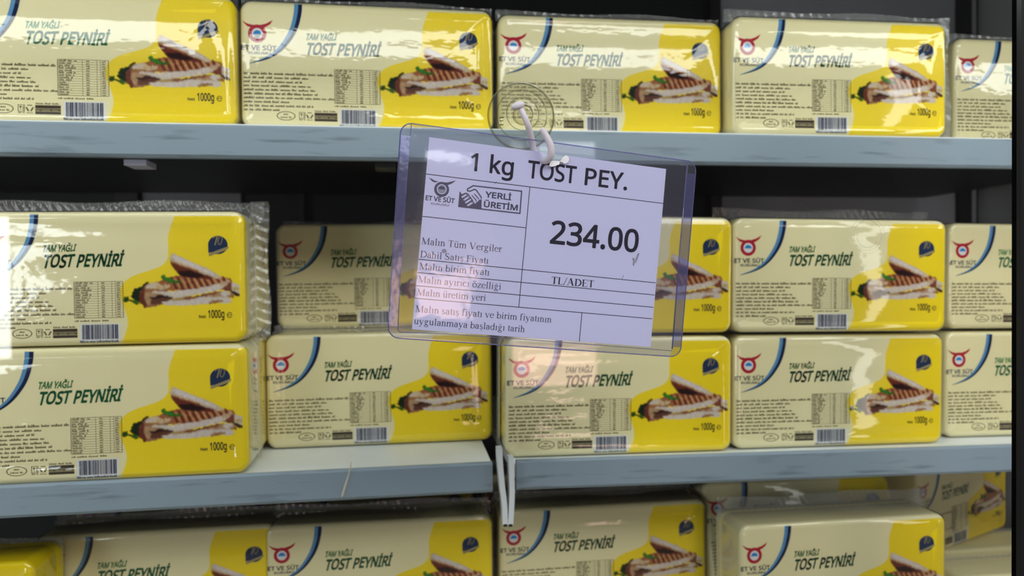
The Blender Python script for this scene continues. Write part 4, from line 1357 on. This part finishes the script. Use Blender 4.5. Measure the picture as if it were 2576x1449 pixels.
    ca.data.foreach_set('color', np.array(cs, dtype=np.float32).ravel())
    m, nt, b, out = mat('toast_print')
    at_ = nt.nodes.new('ShaderNodeVertexColor')
    at_.layer_name = 'print'
    nt.links.new(at_.outputs[0], b.inputs['Base Color'])
    b.inputs['Roughness'].default_value = .7
    b.inputs['Specular IOR Level'].default_value = .1
    me.materials.append(m)
    return me


BLOCK = block_mesh()
BLOCK_Y = BLOCK.copy()
BLOCK_Y.materials.clear()
BLOCK_Y.materials.append(M['pack_side'])
FILMS = [film_mesh(k) for k in range(4)]
FL_TOP = flange_mesh('top', -PW / 2 - .002, PW / 2 + .008, PH - .006, PH + .0125, PD / 2 - .010, (900, 620), 300, 6, .0008, .0005)
FL_TOP_S = flange_mesh('top_small', -PW / 2, PW / 2 + .001, PH - .006, PH + .005, PD / 2 - .008, (900, 620), 240, 4, .0006, .0005)
FL_R = flange_mesh('right', PW / 2 - .004, PW / 2 + .0115, .0012, PH + .0125, PD / 2 - .010, (300, 700), 6, 120, .0007, .0007)
FL_R_S = flange_mesh('right_small', PW / 2 - .004, PW / 2 + .0022, .0012, PH, PD / 2 - .008, (300, 700), 4, 90, .0003, .0003)
FL_L_S = flange_mesh('left_small', -PW / 2 - .0024, -PW / 2 + .004, .0012, PH, PD / 2 - .008, (300, 700), 4, 90, .0003, .0003)
FY_ = -PD / 2 + .004
FL_TOP_F = flange_mesh('top_front', -PW / 2 - .005, PW / 2 + .0085, PH - .003, PH + .0075, FY_ + .004, (700, 420), 300, 4, .0004, .0010)
FL_R_F = flange_mesh('right_front', PW / 2 - .003, PW / 2 + .0085, .0008, PH + .0075, FY_ + .004, (300, 500), 6, 120, .0005, .0012)
FL_TOP_G = flange_mesh('top_front_small', -PW / 2 - .001, PW / 2 + .001, PH - .003, PH + .0060, FY_ + .006, (700, 420), 300, 4, .0004, .0010)
PRINTS = {}
for nm, fn in (('printed_emblem', art_emblem), ('printed_brand_lettering', art_brandname), ('printed_title', art_title), ('printed_arc', art_arc),
               ('ingredients_print', art_ingredients), ('nutrition_table', art_table), ('barcode', art_barcode), ('printed_symbols', art_symbols),
               ('round_badge', art_badge), ('weight_print', art_weight)):
    o = fn().build(nm, pf, None)
    PRINTS[nm] = o.data
    bpy.data.objects.remove(o)
PRINTS['toast_picture'] = sandwich_mesh()
BLUEBIT = None

NP = [0]


def pack(label, group, px, y, Y, z, yaw=0.0, flange='small', film=True, roll=0.0, prints=True, tipx=0.0, centre=None, sc=1.0, on=None, block=None):
    """a pack whose lower left front corner is seen at pixel column px (row y) when standing at depth Y"""
    if centre is None:
        X = at(px, y, Y)[0] + PW * sc / 2
    else:
        X = centre
    if on is not None:                     # stand on a tilted shelf, following its slope
        roll = on.rotation_euler.y
        up = (z - ZB) * (1.018 if on is sb2 else 1.0)
        z = on.location.z - (X - on.location.x) * math.tan(roll) + up + .0004
        X += up * math.tan(roll)
    r = empty('cheese_pack', (X, Y + PD / 2, z), rz=yaw, rx=tipx, ry=roll)
    r.scale = (sc, 1, 1)
    tag(r, label, 'cheese pack', group)
    NP[0] += 1
    obj('cheese_block', block or BLOCK, r)
    if prints:
        for nm, me in PRINTS.items():
            obj(nm, me, r)
    if film:
        obj('film_wrap', FILMS[NP[0] % 4], r)
    big = flange == 'big'
    obj('top_seal', {'big': FL_TOP, 'front': FL_TOP_F, 'frontsmall': FL_TOP_G}.get(flange, FL_TOP_S), r)
    obj('side_seal', {'big': FL_R, 'front': FL_R_F}.get(flange, FL_R_S), r)
    obj('side_seal', FL_L_S, r)
    return r


G_A = 'cheese packs in the single row on the upper shelf'
G_B = 'cheese packs stacked two high on the middle shelf'
G_C = 'cheese packs in the bottom rows'
pack('cheese pack cut by the left picture edge on the upper shelf', G_A, -74, 160, .638, ZA + .0, centre=at(592, 160, .638)[0] - PW / 2, sc=1)
pack('cheese pack on the upper shelf above the left edge of the price sleeve', G_A, 607, 160, .645, ZA, rad(.5), 'frontsmall', centre=-.0319, sc=.99)
pack('cheese pack on the upper shelf directly right of the suction cup', G_A, 1256, 180, .652, ZA, rad(-.6), 'frontsmall', centre=.1840, sc=.968)
pack('cheese pack on the upper shelf with wide loose film edges, second from the right', G_A, 1838, 200, .632, ZA, rad(-1.0), 'front', centre=.3951, sc=.975)
pack('rightmost cheese pack on the upper shelf, half behind its neighbour and the door frame', G_A, 2402, 200, .668, ZA, 0, 'frontsmall')
# middle shelf, left stack (front), two deep
pack('lower pack of the front left stack, resting on the middle shelf rail', G_B, -66, 1040, .628, ZB, rad(.6), 'small', centre=-.2382, sc=.988, on=sb1)
pack('upper pack of the front left stack, with crimped film edge standing up', G_B, -68, 700, .6285, ZB + PH + .0015, rad(-.2), 'big', centre=-.2345, sc=.954, on=sb1)
xx = -.1342 - PW / 2
pack('lower pack behind the front left stack, only its yellow end showing', G_B, 0, 0, .6840, ZB, 0, centre=xx, on=sb1, block=BLOCK_Y)
pack('upper pack behind the front left stack, only its yellow end showing', G_B, 0, 0, .6870, ZB + PH + .0015, 0, centre=xx, on=sb1, block=BLOCK_Y)
pack('recessed pack on the pale shelf deck, below the left part of the price sleeve', G_B, 668, 1000, .712, ZB, rad(-.4), centre=-.0272, sc=.990, on=sb1)
pack('lower pack directly behind the recessed pack on the middle shelf', G_B, 690, 1000, .768, ZB, on=sb1)
pack('shaded pack set back in the gap between upper left stack and price sleeve', G_B, 697, 700, .772, ZB + PH + .0015, rad(-.4), on=sb1)
pack('lower pack directly right of the two white clips, below the price sleeve', G_B, 1250, 1000, .650, ZB, rad(.5), centre=.1890, sc=.991, on=sb2)
pack('upper pack mostly hidden behind the price sleeve, badge showing at its right', G_B, 1252, 700, .651, ZB + PH + .0015, 0, centre=.1890, sc=.991, on=sb2)
pack('lower pack second from the right on the middle shelf', G_B, 1846, 1000, .655, ZB, rad(.4), centre=.4065, sc=1.01, on=sb2)
pack('upper pack second from the right, standing under the ring mark on the glass', G_B, 1850, 700, .650, ZB + PH + .0015, rad(-.5), 'big', centre=.4040, sc=1.01, on=sb2)
pack('lower pack at the right door frame on the middle shelf', G_B, 2378, 1000, .676, ZB, on=sb2)
pack('upper pack at the right door frame on the middle shelf', G_B, 2384, 700, .676, ZB + PH + .0015, on=sb2)
# bottom rows: upper layer stands on a lower layer of packs
ZL = ZC + PH + .0015


def base_pack(label, X, Y):
    return pack(label, G_C, 0, 0, Y, ZC, centre=X, film=False, prints=False)


cp = []
cp.append(pack('bottom-row pack below the left middle shelf, red emblem near the left edge', G_C, 84, 1400, .722, ZL, rad(.5)))
cp.append(pack('bottom-row pack left of the two white clips', G_C, 672, 1400, .716, ZL, rad(-.5), centre=-.0290, sc=.997))
cp.append(pack('bottom-row pack under the tips of the two white clips', G_C, 1258, 1400, .728, ZL, rad(.3), centre=.1940, sc=1.01))
cp.append(pack('frontmost bottom-row pack at lower right with tall crimped film edge', G_C, 1850, 1400, .646, ZL, rad(.4), 'big', centre=.4057, sc=.985))
cp.append(pack('pack leaning back right behind the frontmost bottom-row pack', G_C, 1798, 1290, .716, ZL + .0088, rad(0), tipx=rad(-18)))
cp.append(pack('dim pack at the back under the right middle shelf', G_C, 1690, 1230, .905, ZL))
cp.append(pack('bottom-row pack turned at an angle beside the right door frame', G_C, 0, 0, .835, ZL, rad(24), centre=at(2530, 1300, .87)[0] - .098))
cp.append(pack('dim pack behind the bottom-row pack with the red emblem at left', G_C, 190, 1300, .86, ZL, 0))
cp.append(pack('dim pack behind the bottom-row pack left of the clips', G_C, 715, 1300, .86, ZL, 0))
cp.append(pack('dim pack behind the bottom-row pack under the clips', G_C, 1215, 1300, .86, ZL, 0))


# pack turned round, its back with the yellow rim and pale window towards us
r = empty('cheese_pack', (at(84, 1400, .66)[0] - PW / 2, .66 + PD / 2, ZL))
tag(r, 'pack turned backwards in the lower left corner, yellow rim round a pale panel', 'cheese pack', G_C)
M['yellowrim'] = ink('yellow_rim_print', YELLOW)
M['cream2'] = ink('pale_cream_cheese', (.62, .62, .40))
bm_ = BLOCK.copy()
bm_.materials.clear()
bm_.materials.append(M['yellowrim'])
obj('cheese_block', bm_, r)
pn = rings_mesh('pale_panel', [[(x, -PD / 2 - .0004, z) for x, z in rounded(PW - .026, PH - .026, .010)], [(x, -PD / 2 + .001, z) for x, z in rounded(PW - .022, PH - .022, .012)]], True, False)
pn.transform(Matrix.Translation((0, 0, .012)))
pn.materials.append(M['cream2'])
obj('pale_panel', pn, r)
obj('film_wrap', FILMS[1], r)
obj('top_seal', FL_TOP_S, r)
obj('side_seal', FL_R_S, r)
cp.append(r)
# the lower layer the upper one stands on
xs_used = []
for X, Y, lb in ((-.42, .690, 'pack in the lower layer at the far left of the bottom rows'),
                 (-.19, .700, 'pack in the lower layer under the emblem pack'),
                 (.035, .700, 'pack in the lower layer left of the clips'),
                 (.262, .700, 'pack in the lower layer under the clips'),
                 (.487, .660, 'pack in the lower layer under the frontmost right pack')):
    base_pack(lb, X, Y)
    base_pack(lb + ', second one deep', X, Y + .062)
    base_pack(lb + ', third one deep', X, Y + .124)
base_pack('pack under the angled one at lower right, only its film top showing', .712, .745)
base_pack('pack at the back of the lower layer at far right', .712, .820)

# ================================================================== SUCTION CUP WITH HOOK
def lathe(prof, n=48):
    """profile (radius, height along -Y)"""
    rings = [[(r_ * math.cos(2 * math.pi * k / n), -h, r_ * math.sin(2 * math.pi * k / n)) for k in range(n)] for r_, h in prof]
    return rings


cupc = at(1310, 294, GY)
cup = empty('suction_cup', tuple(cupc))
tag(cup, 'round clear suction cup stuck on the glass, holding a white hook', 'suction cup')
M['cup'] = clear_plastic('clear_yellowish_vinyl', (.93, .93, .85), .03, (.8, .8, .65), .06, 1.40, 0, edge=(.50, .48, .30))
M['cuprim'] = clear_plastic('cup_rim_vinyl', (.62, .62, .50), .06, (.7, .7, .5), .05, 1.45, 0, edge=(.3, .3, .2))
R = .0203
prof = [(R, .0006), (R, .0014), (R * .985, .0020), (R * .90, .0030), (R * .76, .0042), (R * .74, .0049), (R * .70, .0050), (R * .56, .0062), (R * .50, .0076), (R * .47, .0080), (R * .40, .0082), (R * .335, .0086)]
me = rings_mesh('cup_disc', lathe(prof), False, False)
obj('cup_disc', me, cup, [M['cup']], True)
me = rings_mesh('cup_rim', lathe([(R + .0001, .0004), (R + .00055, .0009), (R + .00055, .0016), (R - .0003, .0022), (R - .0007, .0019)]), False, False)
obj('cup_rim', me, cup, [M['cuprim']], True)
for rr, hh in ((.755, .00455), (.485, .0079)):
    me = rings_mesh('cup_ring', lathe([(R * rr + .00035, hh), (R * rr, hh + .0004), (R * rr - .00035, hh)]), False, False)
    obj('moulded_ring', me, cup, [M['cuprim']], True)
M['nub'] = clear_plastic('nub_vinyl', (.80, .78, .62), .10, (.6, .58, .4), .08, 1.45, 0, edge=(.32, .28, .15))
nc = at(1314, 291, .445) - cupc
me = rings_mesh('cup_nub', [[(x + nc[0], y, z + nc[2]) for x, y, z in rg] for rg in lathe([(.0062, .008), (.0062, .0105), (.0058, .0125), (.0048, .0132), (.0030, .0134)], 32)], False, True)
obj('cup_nub', me, cup, [M['nub']], True)
mb = MB()
for k, (x, y) in enumerate(((1261, 296), (1261, 304), (1262, 314))):
    p = at(x, y, GY - .0052) - cupc
    mb.box(p[0] - .0011, p[0] + .0011, p[1] - .0005, p[1] + .0005, p[2] - .0003, p[2] + .0003)
mb.build('raised_mark', M['cuprim'], cup)

hook = empty('hook', tuple(at(1310, 280, .437)))
tag(hook, 'white plastic J-shaped hook clipped through the suction cup, holding the price sleeve', 'hook')
hb = np.array(hook.location)
HP = [(1309, 272, .4375), (1318, 290, .4365), (1327, 312, .4370), (1333, 332, .4400), (1337, 352, .4435), (1342, 374, .4450), (1350, 390, .4440), (1359, 400, .4400),
      (1371, 404, .4345), (1382, 398, .4300), (1387, 384, .4275), (1385, 366, .4265), (1377, 348, .4262), (1369, 334, .4262), (1362, 323, .4262)]
P = [tuple(at(*p) - hb) for p in HP]
P = catmull(P, 5)
rr = []
for i in range(len(P)):
    t = i / (len(P) - 1)
    rr.append(.0017 + .0004 * math.sin(t * math.pi) + (.0001 if t > .5 else 0))
rr[0], rr[1] = .0010, .0015
rr[-1], rr[-2] = .0011, .0016
mb = MB()
mb.tube(P, rr, 16)
mb.build('hook_arm', M['whiteplastic'], hook, True)
mb = MB()
kc = at(1303, 266, .4365) - hb
for_r = []
me = rings_mesh('k', [[(kc[0] + .0036 * math.sin(rad(a)) * math.cos(2 * math.pi * k / 24) * 1.15, kc[1] + .0026 * math.sin(rad(a)) * math.sin(2 * math.pi * k / 24),
                        kc[2] + .0024 * math.cos(rad(a)) + .28 * .0036 * math.sin(rad(a)) * math.cos(2 * math.pi * k / 24)) for k in range(24)] for a in (4, 25, 45, 65, 85, 105, 125, 140)], True, True)
obj('hook_head', me, hook, [M['whiteplastic']], True)

# ================================================================== PRICE SLEEVE AND CARD (millimetres in the card's own plane)
TT = Vector((0.012305284444207476, 0.4291832725540767, 1.4810096091588048))
TU = Vector((0.9906867144296722, 0.0938125337248279, -0.0986865865691435))
TV = Vector((0.10016564573541385, -0.011178702490405812, 0.9949079756565621))
TN = TU.cross(TV)
rot = Matrix((TU, TV, TN)).transposed().to_4x4()      # local x = right, y = up, z = towards the viewer
TM = Matrix.Translation(TT) @ rot


def tag_empty(name):
    o = empty(name)
    o.matrix_world = TM
    return o


mm = .001


def F(u, v, w=0.0):
    return (u * mm, v * mm, w * mm)


card = tag_empty('price_card')
tag(card, 'white price card in the clear sleeve reading 1 kg TOST PEY. 234.00', 'price card')
notch = [(0, 0), (64, 0), (68.5, -.2), (71.2, -1.2), (72.2, -3.6), (75, -4.6), (78.4, -4.3), (80.6, -2.6), (81.8, -1.0), (83.0, 0), (148, 0), (148.4, -56), (148.8, -111.2), (75, -111.2), (0, -111.2), (0.1, -60)]
mb = MB()
n = len(notch)
T = [tuple(t) for t in tessellate_polygon([[Vector((p[0], p[1], 0)) for p in notch]])]
mb.add([F(p[0], p[1], 0) for p in notch] + [F(p[0], p[1], -.15) for p in notch], T + [tuple(i + n for i in t[::-1]) for t in T] + [(i, (i + 1) % n, n + (i + 1) % n, n + i) for i in range(n)])
mb.build('card_sheet', M['paper'], card)


def cf(u, v, o):
    return (u * mm, v * mm, o)


CD = 3e-5
lines = Art()
for p in ((0, -21.25, 148.2, -21.5), (0, -45.7, 62.1, -45.8), (.2, -70.5, 148.2, -71.1), (.2, -78.2, 148.2, -78.7), (.2, -85.8, 148.2, -86.4), (.2, -93.1, 148.2, -93.6),
          (62.1, -21.3, 62.1, -93.3), (101.9, -93.4, 101.9, -111.2)):
    lines.line(*p, .42, 'black')
lines.build('ruled_lines', cf, card, CD)
t1 = Art()
t1.sans('1 kg', 25.2, -15.9, 51.2, 10.0, 'black', w=15)
t1.sans('TOST', 59.8, -16.0, 90.2, 10.1, 'black', w=15)
t1.sans('PEY.', 95.8, -16.0, 123.4, 10.0, 'black', w=15)
t1.build('product_lettering', cf, card, CD)
t2 = Art()
t2.sans('234.00', 77.5, -53.3, 134.3, 13.4, 'black', w=17)
t2.build('price_figures', cf, card, CD)
t3 = Art()
for s, v, x1 in (('Malın Tüm Vergiler', -61.7, 48.6), ('Dahil Satış Fiyatı', -69.3, 41.4), ('Malın birim fiyatı', -76.2, 42.6), ('Malın ayırıcı özelliği', -83.9, 50.4),
                 ('Malın üretim yeri', -91.3, 41.8), ('Malın satış fiyatı ve birim fiyatının', -101.0, 83.2), ('uygulanmaya başladığı tarih', -108.0, 67.2)):
    serif(t3, s, .7, v, x1, 'greyink')
t3.build('form_text', cf, card, CD)
t4 = Art()
serif(t4, 'TL/ADET', 80.6, -77.6, 108.0, 'black', bold=True)
t4.build('unit_text', cf, card, CD)
em = Art()
em.poly([(1.79, -23.08), (3.59, -23.67), (5.77, -24.57), (7.64, -24.58), (5.62, -25.52), (3.95, -25.02)], 'greyink', 1)
em.poly([(7.9, -24.9), (12.55, -24.7), (15.08, -23.8), (17.7, -22.79), (15.64, -24.79), (13.3, -26.04), (11.5, -26.6)], 'greyink', 1)
em.disc(9.8, -29.0, 4.35, 4.35, 'greyink', 0, 36)
em.disc(9.85, -28.9, 2.9, 2.9, 'paper', 1, 30)
em.disc(9.85, -28.9, 2.45, 2.45, 'ltgrey', 2, 30)
em.disc(9.85, -29.0, 1.9, 1.9, 'greyink', 3, 16, 0, 180)
em.sans('ET VE SÜT', 1.0, -36.1, 18.0, 2.6, 'greyink', 1)
em.sans('KURUMU', 4.4, -38.3, 14.9, 1.1, 'ltgrey', 1)
em.build('printed_emblem', cf, card, CD)
hs = Art()


def pl(a, P, w, m, ly):
    for p, q in zip(P[:-1], P[1:]):
        a.line(p[0], p[1], q[0], q[1], w, m, ly)
        a.disc(q[0], q[1], w / 2, w / 2, m, ly, 8)


hs.poly([(20.7, -29.2), (21.86, -30.61), (24.64, -29.82), (26.49, -31.72), (28.87, -34.27), (30.08, -34.37), (31.87, -32.98), (33.42, -31.63), (33.97, -37.8), (20.61, -37.8)], 'greyink', 0)
pl(hs, [(24.84, -28.15), (24.86, -26.97), (27.99, -24.72), (57.3, -24.5), (57.5, -37.7), (20.7, -37.7), (20.7, -29.4)], .75, 'greyink', 1)
pl(hs, [(24.84, -28.15), (26.62, -28.06), (28.89, -26.73), (30.12, -27.06), (33.3, -30.72), (33.8, -37.5)], .7, 'greyink', 1)
pl(hs, [(21.4, -31.0), (24.0, -29.5), (25.4, -29.9), (29.6, -34.6)], .6, 'greyink', 1)
for p in (((22.23, -31.97), (24.24, -30.57)), ((23.55, -33.46), (25.77, -31.68)), ((24.64, -34.98), (27.09, -33.06)), ((25.97, -36.48), (28.21, -34.81)),
          ((29.3, -33.7), (30.2, -34.5)), ((30.3, -32.0), (31.3, -33.3)), ((31.4, -30.3), (32.9, -31.9))):
    hs.disc(p[0][0], p[0][1], .55, .55, 'paper', 2, 10)
    pl(hs, p, 1.1, 'paper', 2)
pl(hs, [(27.8, -30.39), (30.68, -33.12)], .5, 'greyink', 3)
pl(hs, [(29.13, -29.29), (32.02, -32.02)], .5, 'greyink', 3)
hs.sans('YERLİ', 35.7, -30.5, 51.4, 3.3, 'greyink', 2)
hs.sans('ÜRETİM', 35.3, -36.2, 55.9, 3.3, 'greyink', 2)
hs.build('printed_handshake_stamp', cf, card, CD)
sp_ = Art()
sp_.poly([(131, -57.5), (132.4, -56.8), (133.2, -59.2), (132.6, -62.4), (131.6, -61.2), (131.9, -59.4)], 'ltgrey', 0)
sp_.poly([(134.2, -54.2), (135.6, -53.6), (134.6, -57.8), (133.4, -60.8), (133.2, -58.0)], 'ltgrey', 0)
sp_.line(126.5, -68.2, 125.6, -71.2, .25, 'greyink', 0)
sp_.line(41.8, -20.6, 40.7, -22.2, .25, 'greyink', 0)
sp_.disc(14.5, -64.4, 1.5, 1.3, 'ltgrey', 0, 12)
sp_.build('ink_specks', cf, card, CD)
# torn flaps at the hook hole
M['torn'] = plain('torn_white_paper', (.80, .79, .80), .8, .1, .05, 500)


def flap(P, H):
    mb = MB()
    n = len(P)
    T = [tuple(t) for t in tessellate_polygon([[Vector((p[0], p[1], 0)) for p in P]])]
    mb.add([F(p[0], p[1], h) for p, h in zip(P, H)] + [F(p[0], p[1], h - .25) for p, h in zip(P, H)],
           T + [tuple(i + n for i in t[::-1]) for t in T] + [(i, (i + 1) % n, n + (i + 1) % n, n + i) for i in range(n)])
    return mb.build('torn_flap', M['torn'], card)


flap([(73.0, -4.7), (75.6, -4.1), (78.9, -3.9), (78.6, -4.9), (78.4, -6.2), (75.8, -7.4), (73.6, -8.3), (72.2, -7.6), (72.8, -6.4)], [.3, .4, .3, 1.2, 1.9, 2.0, 1.9, 1.6, .9])
flap([(80.3, -1.9), (81.4, -.4), (83.0, -.1), (84.3, -1.5), (84.0, -3.6), (82.8, -5.0), (81.3, -5.2), (80.4, -4.4), (79.0, -4.3), (79.2, -3.8)], [.6, .5, .6, 1.6, 2.0, 1.8, 1.6, 1.2, .5, .5])

# --- sleeve
sleeve = tag_empty('price_sleeve')
tag(sleeve, 'clear bluish vinyl sleeve with rounded corners hanging tilted from the hook', 'sleeve')
M['vinyl'] = clear_plastic('hazy_blue_vinyl', (.90, .905, .95), .06, (.55, .55, .75), .07, 1.5, .0002, (38, 38, 50), coat_mul=2.0)
M['vinylback'] = clear_plastic('blue_vinyl_back', (.90, .905, .95), .06, (.55, .55, .75), .15, 1.4, .0004, (45, 45, 60))
M['weld'] = clear_plastic('welded_vinyl_edge', (.42, .44, .74), .22, (.42, .40, .72), .12, 1.5, .0003, (150, 150, 150), coat_mul=1.5)


def sleeve_outline(ins=0.0):
    C4 = [(-16.6 + ins, 6.4 - ins), (168.0 - ins, 6.8 - ins), (169.4 - ins, -116.2 + ins), (-13.6 + ins, -116.8 + ins)]
    r_ = 6.5 - ins * .7
    out = []
    for (cx, cy), (sx, sy), a0 in ((C4[1], (-1, -1), 90), (C4[2], (-1, 1), 0), (C4[3], (1, 1), -90), (C4[0], (1, -1), -180)):
        for k in range(9):
            a = rad(a0 - 90 * k / 8)
            out.append((cx + sx * r_ + r_ * math.cos(a), cy + sy * r_ + r_ * math.sin(a)))
    return out


hole = [(66.0, 2.6), (68.0, 3.6), (70.6, 3.3), (72.6, .4), (76.5, -.1), (80.6, -.4), (81.2, -2.6), (80.2, -4.4), (76.0, -4.9), (71.5, -4.9), (68.6, -3.4), (66.4, -.6)]


def sheet(name, w, th_, m, bow):
    O = sleeve_outline(.2)
    P = O + hole
    T = [tuple(t) for t in tessellate_polygon([[Vector((p[0], p[1], 0)) for p in O], [Vector((p[0], p[1], 0)) for p in hole]])]
    bm = bmesh.new()
    V = [bm.verts.new((p[0], p[1], 0)) for p in P]
    for t in T:
        try:
            bm.faces.new([V[i] for i in t])
        except ValueError:
            pass
    for _ in range(4):
        bmesh.ops.subdivide_edges(bm, edges=[e for e in bm.edges if e.calc_length() > 9], cuts=1, use_grid_fill=False)
        bmesh.ops.triangulate(bm, faces=bm.faces)
    for v in bm.verts:
        x, y = v.co.x, v.co.y
        e = min(x + 15, 168 - x, 6 - y, y + 116)
        k = max(0, min(1, e / 14))
        v.co.z = w * (.25 + .75 * k) + bow * k * (math.sin(x * .045 + 1) * math.cos(y * .06))
        v.co *= mm
    bmesh.ops.recalc_face_normals(bm, faces=bm.faces)
    me = bpy.data.meshes.new(name)
    bm.to_mesh(me)
    bm.free()
    return obj(name, me, sleeve, [m], True)


sheet('front_sheet', .9, .3, M['vinyl'], .25)
sheet('back_sheet', -.9, .3, M['vinylback'], -.25)


def loop_tube(name, P, r_, m, flat=1.0, closed=True):
    P = P + [P[0], P[1]] if closed else P
    mb = MB()
    mb.tube([F(p[0], p[1], p[2] if len(p) > 2 else 0) for p in P], r_, 8, caps=not closed)
    return mb.build(name, m, sleeve, True)


M['weldband'] = clear_plastic('welded_side_band', (.74, .75, .93), .10, (.50, .50, .80), .12, 1.5, .0003, (60, 60, 60), coat_mul=1.3)
for P4 in (((-16.3, -1), (-10.9, -1), (-8.6, -110), (-13.6, -110)), ((161.7, -1), (167.7, -1), (168.9, -110), (163.1, -110))):
    mb = MB()
    mb.add([F(p[0], p[1], 1.15) for p in P4] + [F(p[0], p[1], 1.05) for p in P4], [(0, 1, 2, 3), (7, 6, 5, 4), (0, 4, 5, 1), (1, 5, 6, 2), (2, 6, 7, 3), (3, 7, 4, 0)])
    mb.build('side_band', M['weldband'], sleeve)
loop_tube('outer_weld', sleeve_outline(0), .00038, M['weld'])
loop_tube('side_crease', [(-10.9, 6.2, .6), (-11.0, -50, .8), (-8.0, -112, .6), (-6.5, -113.4, .5)], .00022, M['weld'], closed=False)
loop_tube('side_crease', [(161.6, 5.8, .6), (161.9, -50, .8), (163.2, -111.5, .6)], .00045, M['weld'], closed=False)
loop_tube('lower_seam', [(-6.5, -113.2, .5), (20, -112.3, .5), (80, -112.2, .5), (163.2, -112.6, .5)], .00020, M['weld'], closed=False)
print('packs', NP[0], 'objects', len(bpy.data.objects))
